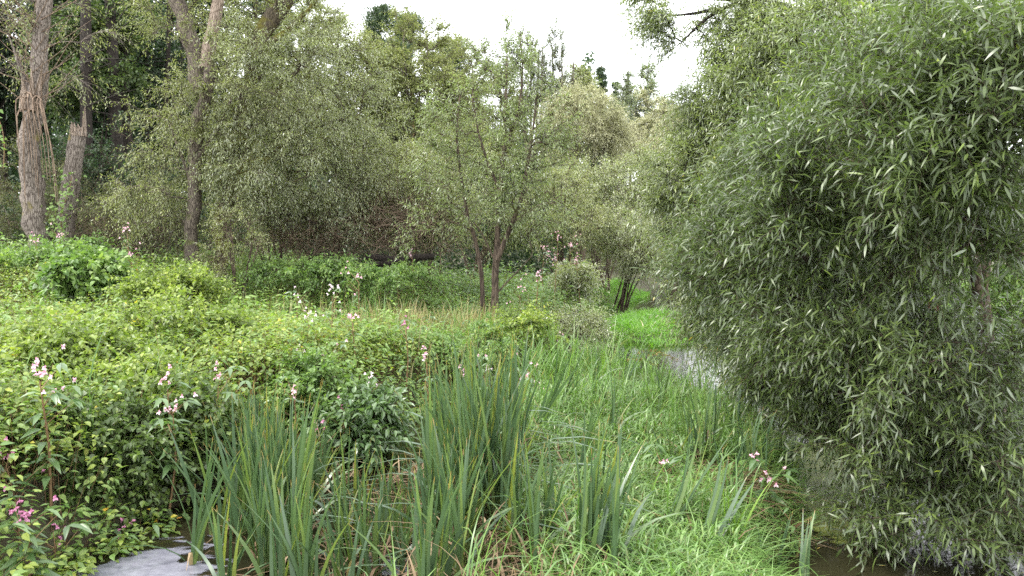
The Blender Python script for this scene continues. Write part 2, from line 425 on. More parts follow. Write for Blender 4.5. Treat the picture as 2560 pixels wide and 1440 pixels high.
def BL(px, py, rx, ry, d, rd, w=1.0):
    """a lump of crown: seen at (px, py) with radii rx, ry in photo pixels, at distance d, rd deep"""
    c = PD(px, py, d)
    return (c[0], c[1], c[2], rx * d / F, rd, ry * d / F, w)

def sample_blobs(blobs, n, rs, shell=2.4):
    B = np.array(blobs, float)
    wgt = B[:, 6] * (B[:, 3] * B[:, 4] * B[:, 5]) ** 0.75
    k = rs.choice(len(B), n, p=wgt / wgt.sum())
    v = norm(rs.normal(size=(n, 3)))
    r = rs.random(n) ** (1 / shell)
    return B[k, :3] + v * r[:, None] * B[k, 3:6], v

def skeleton(trunks, targets, rtip, rs, arch=0.15, wander=0.1, step=0.3):
    P, par, fixed = [], [], []
    chains, owner = [], []
    for pts, r0, r1 in trunks:
        q, s = resample(pts, step)
        q[1:-1] += rs.normal(size=(len(q) - 2, 3)) * r1 * 0.35
        st = len(P)
        for i, p in enumerate(q):
            P.append(p); par.append(st + i - 1 if i else -1); fixed.append(r0 + (r1 - r0) * s[i])
        chains.append((list(range(st, st + len(q))), True))
    P = np.array(P)
    nt = len(P)
    plen = np.zeros(nt)
    dmin = np.min(np.linalg.norm(targets[:, None] - P[None], axis=2), axis=1)
    tips = []
    for T in targets[np.argsort(dmin)]:
        dv = T - P
        dd = np.linalg.norm(dv, axis=1)
        cost = dd + 0.22 * plen + 0.9 * np.maximum(0, P[:, 2] + 0.35 * dd - T[2])
        j = int(np.argmin(cost)); L = dd[j]
        n = max(2, int(L / step) + 1)
        c = P[j] + (T - P[j]) * 0.5 + np.array([0, 0, arch * L]) + rs.normal(size=3) * wander * L
        t = np.linspace(0, 1, n + 1)[1:, None]
        q = (1 - t) ** 2 * P[j] + 2 * t * (1 - t) * c + t * t * T
        st = len(P)
        P = np.concatenate([P, q])
        plen = np.concatenate([plen, plen[j] + np.linspace(0, 1, n + 1)[1:] * L])
        for i in range(n):
            par.append(j if i == 0 else st + i - 1); fixed.append(-1)
        chains.append(([j] + list(range(st, st + n)), False))
        tips.append(st + n - 1)
    cnt = np.zeros(len(P)); cnt[tips] = 1
    for i in range(len(P) - 1, -1, -1):
        if par[i] >= 0: cnt[par[i]] += cnt[i]
    rad = rtip * np.maximum(cnt, 1) ** 0.5
    for i in range(nt): rad[i] = fixed[i]
    for i in range(nt, len(P)): rad[i] = min(rad[i], max(rad[par[i]] * .96, rtip))
    return P, par, rad, chains, np.array(tips), nt

def tree(name, label, cat, base, trunks, blobs, ncl=120, twigs=8, tl=(0.3, 0.7), lpt=10, leaf=(0.09, 0.02), kind='rhomb',
         lmat="willow_grey", bmat="bark_brown", rtip=0.006, droop=0.25, seed=1, group=None, arch=0.15, ldroop=0.25, outward=0.7,
         upw=0.15, inner=0.35, sides=6, bare=0, ymax=None, shell=2.4, trunk_rough=0.15, twig_r=0.004, curve=0.15, leaf_curve_var=0.1, step=0.3, clump=0.3,
         wander=0.1, young=0, holes=()):
    rs = np.random.default_rng(seed)
    base = np.asarray(base, float)
    root = thing(name, label, cat, base, group)
    targets, _ = sample_blobs(blobs, ncl, rs, shell)
    for hc, hr in holes:
        targets = targets[np.linalg.norm((targets - hc) / hr, axis=1) > 1]
    if ymax is not None: targets = targets[targets[:, 2] < ymax]
    targets = targets[targets[:, 2] > 0.08]
    P, par, rad, chains, tips, nt = skeleton(trunks, targets, rtip, rs, arch, wander, step)
    mb = Mesh()
    for ids, is_trunk in chains:
        pts = P[ids]; rr = rad[ids].copy()
        if not is_trunk: rr[0] = min(rr[0], rr[1] * 1.25)
        add_tube(mb, pts, rr, (10 if is_trunk else sides if rr.max() > 0.012 else 4), 0.5, trunk_rough if is_trunk else 0.0, rs)
    mb.build("trunk", M[bmat], root, base)
    # twigs grow at the tips and along the outer halves of the branches
    par = np.array(par)
    cen = targets.mean(0)
    src = np.concatenate([tips] + ([np.random.default_rng(seed + 5).choice(np.arange(nt, len(P)), int(inner * len(tips)))] if inner else []))
    src = np.repeat(src, twigs)
    n = len(src)
    bd = norm(P[src] - P[par[src]])
    back = rs.random(n)[:, None] * 0.9
    P0 = P[src] * (1 - back) + P[par[src]] * back
    ow = norm((P[src] - cen) * np.array([1, 1, 0.6]))
    D = norm(bd * 0.5 + ow * outward + rs.normal(size=(n, 3)) * 0.55 + np.array([0, 0, upw]))
    L = tl[0] + (tl[1] - tl[0]) * rs.random(n)
    g = droop * (0.5 + rs.random(n))
    cl_t = rs.random(len(P))
    ctint = cl_t[src]
    mt = Mesh()
    add_twigs(mt, P0, D, L, g, np.full(n, twig_r))
    if bare:
        kb = rs.random(n) >= bare
    else:
        kb = np.ones(n, bool)
    mt.build("twigs", M[bmat], root, base)
    P0, D, L, g, ctint = P0[kb], D[kb], L[kb], g[kb], ctint[kb]
    n = len(P0)
    t = np.linspace(0.12, 1.0, lpt)[None] + (rs.random((n, lpt)) - 0.5) * 0.5 / lpt
    C = P0[:, None] + D[:, None] * (L[:, None] * t)[..., None] - np.array([0, 0, 1.0]) * (g[:, None] * L[:, None] * t ** 2)[..., None]
    T = norm(D[:, None] - np.array([0, 0, 2.0]) * (g[:, None] * t)[..., None])
    ref = norm(np.cross(T, np.array([0, 0, 1.0]) + 0.01)); bi = np.cross(ref, T)
    az = (np.arange(lpt) * 2.4)[None] + rs.random((n, 1)) * 6.28 + rs.normal(size=(n, lpt)) * 0.4
    lat = np.cos(az)[..., None] * ref + np.sin(az)[..., None] * bi
    LD = norm(T * 0.65 + lat * 0.75 - np.array([0, 0, ldroop]) * (0.4 + 1.2 * rs.random((n, lpt)))[..., None])
    U = norm(np.array([0, 0, 1.0]) + rs.normal(size=(n, lpt, 3)) * 0.45 + lat * 0.2)
    ln = leaf[0] * (0.6 + 0.6 * rs.random((n, lpt))); lw = leaf[1] * (0.7 + 0.6 * rs.random((n, lpt)))
    tint = np.clip(rs.random((n, lpt)) * (1 - clump) + ctint[:, None] * clump, 0, 1)
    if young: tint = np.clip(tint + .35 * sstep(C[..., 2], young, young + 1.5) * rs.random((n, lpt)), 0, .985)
    cvv = curve + leaf_curve_var * rs.random(n * lpt)
    ml = Mesh()
    add_leaves(ml, C.reshape(-1, 3), LD.reshape(-1, 3), U.reshape(-1, 3), ln.ravel(), lw.ravel(), kind, tint.ravel(), cvv)
    ml.build("crown", M[lmat], root, base, smooth=(kind == 'lance'))
    return root

# ------------------------------------------------------------------ terrain
XL = np.array([(-30, -5.5), (0, -3.9), (5.4, -3.15), (6.5, -2.8), (8.5, -2.0), (11, -0.9), (12.8, 0.3), (14, 1.2), (16.5, 2.0), (20, 2.3), (24, 3.1), (29, 5.0), (40, 8.5), (60, 15), (90, 24), (400, 120)])
XR = np.array([(-30, 4.4), (0, 4.1), (5, 4.1), (8, 3.9), (10, 3.55), (12, 3.35), (14, 3.9), (17, 4.6), (20, 5.0), (24, 5.6), (29, 6.7), (40, 10.5), (60, 18), (90, 28), (400, 128)])
ISLET = np.array([(1.85, 5.3), (2.4, 6.2), (2.7, 7), (3.0, 8.3), (2.95, 9.6), (2.7, 11), (2.1, 11.5), (1.2, 12.2), (0.5, 11.6), (-0.2, 10.4), (-0.7, 8.8), (-0.9, 7), (-0.8, 5.5), (-0.6, 3.4), (0.5, 2.7), (1.5, 3.0), (1.75, 4.2)])

def poly_sd(x, y, poly):
    """signed distance, positive inside"""
    a = poly; b = np.roll(poly, -1, 0)
    x = x[..., None]; y = y[..., None]
    ex, ey = b[:, 0] - a[:, 0], b[:, 1] - a[:, 1]
    t = np.clip(((x - a[:, 0]) * ex + (y - a[:, 1]) * ey) / (ex ** 2 + ey ** 2), 0, 1)
    d = np.sqrt((x - a[:, 0] - t * ex) ** 2 + (y - a[:, 1] - t * ey) ** 2).min(-1)
    c = ((a[:, 1] > y) != (b[:, 1] > y)) & (x < (b[:, 0] - a[:, 0]) * (y - a[:, 1]) / (b[:, 1] - a[:, 1] + 1e-12) + a[:, 0])
    return np.where(c.sum(-1) % 2 == 1, d, -d)

def sstep(v, a, b):
    t = np.clip((v - a) / (b - a), 0, 1); return t * t * (3 - 2 * t)

_g = np.random.default_rng(99)
_waves = [(_g.normal(size=2) * f, _g.random() * 6.28, 1 / f ** 0.7) for f in (0.35, 0.6, 0.9, 1.4, 2.2, 3.3) for _ in range(4)]
def fnoise(x, y, s=1.0):
    v = 0
    for k, p, a in _waves: v = v + a * np.sin(k[0] * x * s + k[1] * y * s + p)
    return v / 9.0

def left_in(x, y): return np.interp(y, XL[:, 0], XL[:, 1]) - x
def right_in(x, y): return x - np.interp(y, XR[:, 0], XR[:, 1])
def patch_in(x, y):
    u, v = (x - 3.65 - 0.12 * (y - 19.5)) / 1.25, (y - 19.6) / 3.2
    return 1 - np.sqrt(u * u + v * v)
def ground_z(x, y):
    x = np.asarray(x, float); y = np.asarray(y, float)
    nz = fnoise(x, y)
    zl = -0.45 + 0.95 * sstep(left_in(x, y), -0.35, 1.0) + 0.35 * sstep(left_in(x, y), 2, 12)
    zr = -0.45 + 0.95 * sstep(right_in(x, y), -0.35, 1.0) + 0.4 * sstep(right_in(x, y), 2, 10)
    zi = -0.45 + 0.72 * sstep(poly_sd(x, y, ISLET), -0.25, 0.45)
    zp = -0.45 + 0.62 * sstep(patch_in(x, y), -0.12, 0.3)
    z = np.maximum(np.maximum(zl, zr), np.maximum(zi, zp))
    far = sstep(np.hypot(x, y), 45, 160)
    return z + nz * 0.08 + far * (6 + 3 * fnoise(x, y, 0.08))

def grid_sheet(xs, ys, zf):
    X, Y = np.meshgrid(xs, ys)
    V = np.stack([X, Y, zf(X, Y)], -1).reshape(-1, 3)
    nx, ny = len(xs), len(ys)
    i = (np.arange(ny - 1)[:, None] * nx + np.arange(nx - 1)[None]).ravel()
    return V, np.stack([i, i + 1, i + nx + 1, i + nx], -1)

gx = np.unique(np.concatenate([np.linspace(-8, 9, 120), np.linspace(-40, 40, 81), np.linspace(-120, 120, 41)]))
gy = np.unique(np.concatenate([np.linspace(1, 26, 170), np.linspace(-20, 70, 91), np.linspace(-40, 150, 29)]))
mg = Mesh(); mg.add(*grid_sheet(gx, gy, ground_z))
tag(mg.build("ground", M["soil"]), kind="structure")
wx, wy = np.linspace(-30, 60, 2), np.linspace(-30, 140, 2)
mw = Mesh(); mw.add(*grid_sheet(wx, wy, lambda x, y: x * 0))
tag(mw.build("water", M["water"]), kind="structure")

# ------------------------------------------------------------------ trees of the wood's edge
def TR(d, pts, r0, r1, z0=None):
    """trunk line through photo pixels at distance d (each point may carry its own distance)"""
    out = []
    for p in pts:
        out.append(PD(p[0], p[1], p[2] if len(p) > 2 else d))
    if z0 is not None:
        b = out[0].copy(); b[2] = z0; out.insert(0, b)
    return (np.array(out), r0, r1)

def foot(px, d):
    x = PD(px, 600, d)[0]
    return np.array([x, d, float(ground_z(x, d)) - 0.05])

def on_ground(x, y, dz=-0.03):
    return np.array([x, y, float(ground_z(x, y)) + dz])

# --- broken pale willow on the left, with its torn crown
b = foot(92, 17)
t1 = tree("willow_tree", "pale ridged willow trunk with splintered broken middle and bare twigs, at the left edge", "tree", b,
          [TR(17, [(92, 600), (78, 500), (72, 420), (76, 330), (88, 250), (96, 170), (104, 60), (112, -40), (118, -200)], 0.27, 0.11, b[2]),
           TR(17, [(88, 255), (60, 200), (45, 150), (20, 85)], 0.07, 0.012),
           TR(17, [(100, 90), (120, 30), (128, -60), (150, -220)], 0.10, 0.05)],
          [BL(20, -20, 110, 90, 16.5, 1.2), BL(170, 120, 120, 130, 17.5, 1.2, .8), BL(40, 120, 80, 110, 17.5, 1.0, .5), BL(120, -160, 220, 120, 17, 1.5)],
          ncl=90, twigs=7, tl=(0.4, 0.9), lpt=8, leaf=(0.10, 0.022), lmat="willow_olive", bmat="bark_pale", rtip=0.005, seed=11, bare=0.45, trunk_rough=0.25)
rs = np.random.default_rng(5)
mt = Mesh()
for k in range(9):          # long splinters standing round the break
    a0 = rs.random() * 6.28
    c0 = PD(78 + 22 * math.cos(a0), 265 + rs.random() * 30, 17 - 0.2 * math.sin(a0)); c0[1] = 17 - 0.22 * math.sin(a0) - 0.02
    c1 = PD(84 + 26 * math.cos(a0) + rs.normal() * 6, 150 + rs.random() * 60, 17); c1[1] = 17 - 0.24 * math.sin(a0)
    add_tube(mt, [c0, (c0 + c1) / 2 + rs.normal(size=3) * 0.03, c1], [0.06, 0.05, 0.008], 5, 0.5, 0.3, rs)
mt.build("torn_wood", M["torn_wood"], t1, b)
md = Mesh()
for k in range(15):         # dead shoots hanging from the break
    c0 = PD(60 + rs.random() * 50, 230 + rs.random() * 50, 16.8)
    dx = (rs.random() - 0.25) * 0.9
    L = 0.8 + rs.random() * 1.6
    q = np.array([c0, c0 + [dx * .5, -0.2 - rs.random() * .3, 0.05], c0 + [dx * .9, -0.3, -L * .5], c0 + [dx, -0.3, -L]])
    add_tube(md, resample(q, 0.2)[0], np.linspace(0.018, 0.005, len(resample(q, 0.2)[0])), 4)
for k in range(40):         # thin bare shoots fanning up and out
    c0 = PD(85 + rs.normal() * 14, 40 + rs.random() * 230, 16.9)
    dv = norm(np.array([rs.normal() * 0.9, -0.3 + rs.normal() * .4, 0.7]))
    L = 0.6 + rs.random() * 1.4
    add_tube(md, [c0, c0 + dv * L * .5, c0 + dv * L + [0, 0, .1]], [0.012, 0.009, 0.003], 4)
md.build("dead_branches", M["dead_twig"], t1, b)

# --- broken stump beside it
b = foot(168, 17.3)
st = thing("tree_stump", "short snapped willow stump with a jagged top, climbing leaves round its foot", "tree stump", b)
ms = Mesh()
q, _ = resample(np.array([b] + [PD(x, y, 17.3) for x, y in [(165, 590), (172, 500), (184, 420), (192, 350), (196, 328)]]), 0.12)
add_tube(ms, q, np.linspace(0.21, 0.165, len(q)), 14, 0.5, 0.2, rs)
ms.build("trunk", M["bark_pale"], st, b)
mt = Mesh()
for k in range(12):
    a0 = k * 0.52
    c0 = q[-1] + np.array([math.cos(a0) * .13, math.sin(a0) * .13, -0.12])
    hgt = 0.2 + rs.random() * 0.15 + (0.35 if k in (0, 1) else 0)
    add_tube(mt, [c0, c0 + [0, 0, hgt * .6], c0 + [math.cos(a0) * .02, 0, hgt]], [0.05, 0.04, 0.006], 5, .5, .3, rs)
mt.build("torn_wood", M["torn_wood"], st, b)
def vine(name, label, pts, n, seed, spread=0.16, leaf=(0.085, 0.07)):
    rs = np.random.default_rng(seed)
    q = np.array(pts); o = q[0].copy()
    root = thing(name, label, "climbing plant", o)
    mv = Mesh()
    r, _ = resample(q, 0.1)
    add_tube(mv, r, 0.01, 4)
    mv.build("stem", M["balsam_stem"], root, o)
    k = rs.integers(0, len(r), n)
    P = r[k] + rs.normal(size=(n, 3)) * spread * np.array([1, .7, .7]); P[:, 1] -= 0.12
    ml = Mesh()
    add_leaves(ml, P, rs.normal(size=(n, 3)) * [1, 1, .4] - [0, .2, .4], np.array([0, -0.8, 0.6]) + rs.normal(size=(n, 3)) * .3,
               leaf[0] * (.7 + .6 * rs.random(n)), leaf[1], 'ovate', 0.3 + 0.6 * rs.random(n))
    ml.build("foliage", M["nettle"], root, o)
vine("climbing_vine", "bright green vine climbing round the snapped stump", [PD(158, 600, 17), PD(150, 540, 17), PD(172, 480, 17), PD(180, 440, 17)], 150, 8)
vine("climbing_vine", "pale green vine hanging in the air left of the broken willow", [PD(8, 420, 15.5), PD(12, 370, 15.5), PD(6, 320, 15.5), PD(-20, 260, 15.5)], 60, 9, 0.08)

# --- leaning willow with the bare pale spar
b = foot(480, 16)
tree("willow_tree", "leaning willow with a debarked pale spar rising out of olive foliage", "tree", b,
     [TR(16, [(478, 690), (480, 600), (484, 480), (494, 380), (510, 250), (522, 150)], 0.155, 0.12, b[2]),
      TR(16.3, [(508, 230), (490, 150), (462, 60), (436, -40), (420, -160)], 0.19, 0.14),
      TR(16, [(484, 470), (450, 380), (420, 300)], 0.05, 0.02), TR(16, [(490, 400), (560, 300), (590, 210)], 0.05, 0.02)],
     [BL(420, 300, 100, 130, 16.2, 1.1, 1.1), BL(530, 330, 130, 150, 16.6, 1.0, 1.0), BL(420, 450, 110, 90, 15.6, 1.0, 1.0), BL(600, 230, 150, 140, 15.8, 1.1, .9),
      BL(470, 60, 130, 110, 16.5, 1.3, .8), BL(470, -130, 260, 110, 16.5, 1.6, .8), BL(360, 480, 80, 100, 16, .9)],
     ncl=230, twigs=10, tl=(0.3, 0.75), lpt=10, leaf=(0.085, 0.020), lmat="willow_olive", bmat="bark_grey", rtip=0.005, seed=12, trunk_rough=0.2)
sp_ = bpy.data.objects[-1] if False else None
root_spar = [o for o in COL.objects if o.get("label", "").startswith("leaning willow with a debarked")][0]
mt = Mesh()
q, _ = resample(np.array([PD(x, y, 15.98) for x, y in [(516, 170), (524, 110), (538, 50), (549, -10), (560, -80)]]), 0.15)
add_tube(mt, q, np.linspace(0.14, 0.10, len(q)), 10, .5, .2, rs)
mt.build("bare_spar", M["torn_wood"], root_spar, b)

# --- second big willow, dark ivy-clad trunk leaning right
b = foot(556, 16.6)
tree("willow_tree", "big leaning willow with dark mossy upper trunk and a wide grey-green crown", "tree", b,
     [TR(16.6, [(554, 700), (558, 600), (575, 480), (596, 340), (616, 240), (650, 130), (684, 30), (705, -60), (730, -180)], 0.13, 0.2, b[2]),
      TR(17, [(600, 320), (690, 230), (770, 150), (830, 90)], 0.07, 0.025), TR(17, [(580, 460), (660, 400), (760, 330), (840, 300)], 0.06, 0.02),
      TR(16.5, [(650, 130), (740, 60), (800, -10)], 0.08, 0.03)],
     [BL(720, 330, 190, 150, 16.4, 1.3, 1.2), BL(800, 180, 160, 120, 17, 1.3, 1.1), BL(700, 130, 150, 120, 16.2, 1.1, .9), BL(610, 430, 120, 120, 16, 1.0, .9),
      BL(820, 400, 140, 130, 17, 1.2, 1.1), BL(690, -110, 240, 110, 16.6, 1.6, 1.0), BL(790, 60, 120, 80, 17, 1.1, .9), BL(880, 260, 90, 100, 17.2, 1.0, .9)],
     ncl=330, twigs=10, tl=(0.3, 0.75), lpt=10, leaf=(0.085, 0.019), lmat="willow_grey", bmat="bark_moss", rtip=0.0048, seed=13, trunk_rough=0.25)

# --- grey bush willows with dead brown undersides, behind the herbs
def bush(label, px, d, blobs, seed, ncl=110, lmat="willow_grey", leaf=(0.08, 0.019), stems=5, bmat="bark_brown", group=None, name="willow_bush", cat="bush", **kw):
    b = foot(px, d)
    rs = np.random.default_rng(seed + 100)
    B = np.array(blobs)
    tr = []
    for k in range(stems):
        c = B[rs.integers(len(B))]
        e = c[:3] + norm(rs.normal(size=3)) * c[3:6] * 0.35
        mid = b * 0.5 + e * 0.5 + rs.normal(size=3) * 0.12; mid[:2] = b[:2] * .6 + e[:2] * .4
        tr.append((np.array([b + [rs.normal() * .12, rs.normal() * .12, 0], mid, e]), 0.03 + 0.02 * rs.random(), 0.012))
    return tree(name, label, cat, b, tr, blobs, ncl=ncl, leaf=leaf, lmat=lmat, bmat=bmat, seed=seed, group=group, **kw)

def brown_twigs(root, blobs, n, seed, mat="dead_twig"):
    rs = np.random.default_rng(seed)
    P, v = sample_blobs(blobs, n, rs, 3)
    m = Mesh()
    D = norm(rs.normal(size=(n, 3)) * [1, 1, .8] + [0, -.2, .1])
    add_twigs(m, P, D, .3 + .7 * rs.random(n), rs.normal(size=n) * .3, .003 + .005 * rs.random(n))
    m.build("dead_branches", M[mat], root, np.array(root.location))

r_ = bush("dense grey-green bush willow filling the middle left, brown and bare underneath", 830, 18.5,
     [BL(820, 420, 170, 110, 18, 1.6, 1.2), BL(720, 500, 130, 90, 18, 1.3), BL(930, 470, 120, 100, 18.4, 1.3), BL(810, 540, 180, 60, 17.8, 1.4, 1.1), BL(900, 360, 90, 60, 18.6, 1)],
     21, ncl=260, twigs=10, stems=9, tl=(.3, .7), lpt=10)
brown_twigs(r_, [BL(870, 590, 190, 60, 18.2, 1.6), BL(760, 600, 90, 60, 18, 1)], 1300, 31)
r_ = bush("rounded bush willow with rusty dead twigs, left of the slender willow", 1060, 18.5,
     [BL(1010, 470, 120, 110, 18.5, 1.4, 1.1), BL(1110, 520, 100, 90, 18.3, 1.2), BL(1000, 570, 90, 50, 18, 1.2, .5)],
     22, ncl=170, twigs=10, stems=8, lmat="willow_olive")
brown_twigs(r_, [BL(1040, 580, 130, 65, 18.2, 1.5), BL(970, 540, 90, 60, 18, 1.2)], 1500, 32)
r_ = bush("olive shrub with tangled bare stems between the stump and the leaning trunk", 330, 18,
     [BL(330, 520, 120, 90, 18, 1.3), BL(250, 560, 90, 60, 18.3, 1.0), BL(400, 560, 90, 60, 17.4, 1.0)], 23, ncl=130, twigs=8, lmat="understory", stems=9, tl=(.3, .6))
brown_twigs(r_, [BL(330, 590, 150, 60, 18, 1.2)], 700, 33)
r_ = bush("low yellowish shrub with sparse leaves at the foot of the big leaning willow", 590, 15.3,
     [BL(590, 560, 80, 70, 15.2, .8), BL(560, 630, 60, 50, 15, .6), BL(640, 600, 50, 40, 15.2, .5)], 24, ncl=60, twigs=6, lmat="willow_olive", stems=7, leaf=(.07, .017), tl=(.25, .5), bare=.35)
r_ = bush("dim brownish understory shrub behind the broken willow trunk", 60, 20,
     [BL(40, 480, 130, 120, 20, 1.5), BL(130, 540, 110, 80, 20, 1.3), BL(-60, 520, 100, 120, 20, 1.3)], 25, ncl=150, twigs=8, lmat="understory", stems=8)
r_ = bush("shaded shrub with a long dark bare limb, behind the low yellowish shrub", 700, 19,
     [BL(690, 560, 120, 70, 19, 1.4), BL(580, 520, 90, 90, 19.5, 1.3)], 26, ncl=110, twigs=8, lmat="understory", stems=7)
mt = Mesh(); q, _ = resample(np.array([PD(x, y, 17.2) for x, y in [(630, 525), (670, 535), (730, 535), (770, 545), (800, 570)]]), .15)
add_tube(mt, q, np.linspace(.02, .045, len(q)), 6, .5, .2, rs); mt.build("bare_limb", M["bark_dark"], r_, np.array(r_.location))
r_ = bush("dark dense shrub deep under the trees, left of the leaning willow", 400, 21,
     [BL(280, 430, 130, 130, 22, 1.5), BL(400, 590, 130, 60, 20.5, 1.3), BL(180, 440, 80, 120, 22, 1.3)], 27, ncl=150, twigs=8, lmat="forest", stems=7, leaf=(.09, .04))

# --- the slender many-stemmed willow in the middle
b = foot(1225, 15)
tree("willow_tree", "slender willow with three brown stems and an airy crown, standing alone in the middle", "tree", b,
     [TR(15, [(1236, 745), (1240, 660), (1247, 560), (1252, 470), (1258, 390), (1264, 300), (1266, 200), (1268, 140)], 0.085, 0.016, b[2]),
      TR(15.2, [(1207, 705), (1200, 640), (1185, 590), (1162, 510), (1150, 420), (1138, 340), (1150, 240)], 0.055, 0.014, b[2]),
      TR(14.8, [(1243, 650), (1275, 570), (1306, 500), (1318, 420), (1335, 320), (1340, 240)], 0.055, 0.014),
      TR(15, [(1250, 480), (1215, 400), (1190, 320), (1180, 220)], 0.035, 0.01), TR(15, [(1262, 370), (1300, 280), (1310, 170), (1300, 90)], 0.03, 0.01),
      TR(15, [(1240, 660), (1200, 560), (1120, 500)], 0.02, 0.008), TR(15, [(1236, 740), (1280, 690), (1330, 640)], 0.02, 0.008)],
     [BL(1260, 330, 140, 160, 15, 1.1, 1.2), BL(1130, 300, 85, 130, 15.2, .8, .9), BL(1270, 120, 75, 90, 15, .6, 1.1), BL(1360, 320, 75, 120, 14.8, .7, .8), BL(1200, 470, 160, 90, 15, 1.0, .9),
      BL(1330, 520, 110, 90, 14.8, .9, .9), BL(1090, 560, 90, 60, 15, .8, .6), BL(1190, 190, 70, 90, 15.2, .6, .6), BL(1230, 600, 120, 60, 15, .8, .2), BL(1090, 420, 70, 90, 15.3, .7, .7)],
     ncl=265, twigs=7, tl=(0.25, 0.55), lpt=8, leaf=(0.092, 0.021), lmat="willow_green", bmat="bark_brown", rtip=0.0045, seed=14, upw=0.45, droop=0.1, twig_r=.0035)

# --- willows along the far bend
bush("round pale willow crown catching the light, behind the slender willow to its right", 1450, 32,
     [BL(1455, 310, 100, 75, 32, 2.2, 1.2), BL(1420, 270, 60, 45, 32, 1.5), BL(1510, 340, 55, 55, 32, 1.5), BL(1390, 350, 60, 60, 32.5, 1.6)],
     41, ncl=260, twigs=10, stems=10, lmat="willow_pale", leaf=(.12, .035), tl=(.3, .8), rtip=.008, twig_r=.006, shell=4)
bush("broad low grey willow spreading below the round pale one", 1500, 27,
     [BL(1500, 470, 120, 70, 27, 2.0, 1.2), BL(1590, 450, 90, 65, 27.5, 1.8), BL(1430, 480, 70, 70, 26.5, 1.5), BL(1640, 430, 70, 60, 28.5, 1.5)],
     42, ncl=260, twigs=10, stems=10, lmat="willow_grey", leaf=(.11, .03), tl=(.3, .8), rtip=.007, twig_r=.005, shell=3.5)
r_ = bush("grey shrub leaning over the stream bend with dark bare underside", 1545, 24,
     [BL(1550, 585, 85, 55, 23, 1.4, 1.2), BL(1600, 620, 60, 50, 22.5, 1.2), BL(1640, 590, 50, 60, 23, 1.2), BL(1600, 665, 60, 30, 23, 1.0, .6)],
     43, ncl=180, twigs=9, stems=9, lmat="willow_grey", leaf=(.09, .022), tl=(.3, .7))
bush("pale willow scrub on the far right of the bend, under the grey poplars", 1690, 34,
     [BL(1680, 370, 80, 60, 34, 2), BL(1740, 340, 80, 90, 35, 2.2), BL(1620, 380, 60, 50, 34, 1.6)], 44, ncl=170, twigs=9, stems=8, lmat="willow_pale", leaf=(.12, .034), tl=(.3, .8), rtip=.007, twig_r=.006)
bush("olive bush on the near side of the bend, behind the pink balsam patch", 1400, 24,
     [BL(1400, 480, 75, 90, 23, 1.4), BL(1440, 560, 70, 50, 22, 1.1), BL(1340, 560, 70, 60, 22, 1.2)], 45, ncl=150, twigs=9, stems=7, lmat="willow_olive", leaf=(.09, .022), tl=(.3, .7))
bush("yellow-green bush behind the slender willow's left stem", 1180, 23,
     [BL(1180, 430, 110, 110, 23, 1.5), BL(1100, 380, 70, 70, 23.5, 1.3), BL(1260, 520, 80, 90, 22.5, 1.3)], 46, ncl=170, twigs=9, stems=7, lmat="willow_olive", leaf=(.09, .024), tl=(.3, .7))

# ------------------------------------------------------------------ far wood
def tall_tree(name, label, px, top, bot, d, wpx, seed, lmat, bmat="bark_grey", ncl=110, leaf=(.13, .07), group=None, tr=0.16, lumps=7, low=.35, twigs=9, lpt=8, fork=1, **kw):
    """a tall tree: crown from photo height top down to bot, wpx wide"""
    rs = np.random.default_rng(seed)
    b = foot(px, d)
    topz = PD(px, top, d)[2]
    w = wpx * d / F / 2
    botz = max(PD(px, bot, d)[2], b[2] + 0.5)
    hh = topz - botz
    blobs = []
    for k in range(lumps):
        f = (k + 0.5) / lumps
        rr = w * (0.45 + 0.75 * math.sin(math.pi * (0.18 + 0.78 * f)) ** 1.0) * (0.5 if f > .85 else 0.72)
        a = rs.random() * 6.28
        blobs.append((b[0] + math.cos(a) * w * .38, d + math.sin(a) * w * .38, botz + hh * f, rr, rr, hh / lumps * 1.0, 1))
    trunks = []
    for k in range(fork):
        ox = (k - (fork - 1) / 2) * w * .35
        trunks.append((np.array([b + [ox * .2, 0, 0], [b[0] + ox + rs.normal() * w * .08, d, (b[2] + topz) * .45], [b[0] + ox * 1.3 + rs.normal() * w * .1, d, topz - hh * .2]]), tr, tr * .15))
    return tree(name, label, "tree", b, trunks, blobs, ncl=ncl, twigs=twigs, tl=(.35, .95), lpt=lpt, leaf=leaf, lmat=lmat, bmat=bmat, rtip=.011, seed=seed, group=group, twig_r=.007, step=.5, **kw)

tall_tree("alder_tree", "yellow-green tree with forked bare stems, left of the sky gap", 905, 90, 420, 36, 190, 51, "alder", "bark_grey", ncl=230, fork=2, leaf=(.12, .065))
tall_tree("alder_tree", "bright yellow-green tree with the tallest crown, middle of the far wood", 1050, 28, 380, 37, 220, 52, "alder", "bark_grey", ncl=280, fork=2, leaf=(.12, .065))
tall_tree("alder_tree", "small yellow-green tree tucked between two taller ones in the far wood", 975, 95, 400, 39, 140, 53, "alder", "bark_grey", ncl=150, fork=3, leaf=(.12, .06))
tall_tree("alder_tree", "loose olive tree against the sky above the big leaning willow", 845, 15, 330, 34, 180, 54, "willow_olive", "bark_grey", ncl=220, leaf=(.12, .05))
tall_tree("alder_tree", "thin olive tree directly behind the slender willow's top", 1180, 105, 400, 38, 150, 57, "alder", "bark_grey", ncl=170, leaf=(.12, .05))
tall_tree("alder_tree", "olive tree filling the wood right behind the big leaning willow", 650, -130, 420, 30, 280, 48, "willow_olive", "bark_grey", ncl=230, leaf=(.12, .05))
tall_tree("alder_tree", "soft olive tree in the wood above the bush willow", 760, -30, 420, 31, 240, 49, "willow_olive", "bark_grey", ncl=210, leaf=(.12, .05))
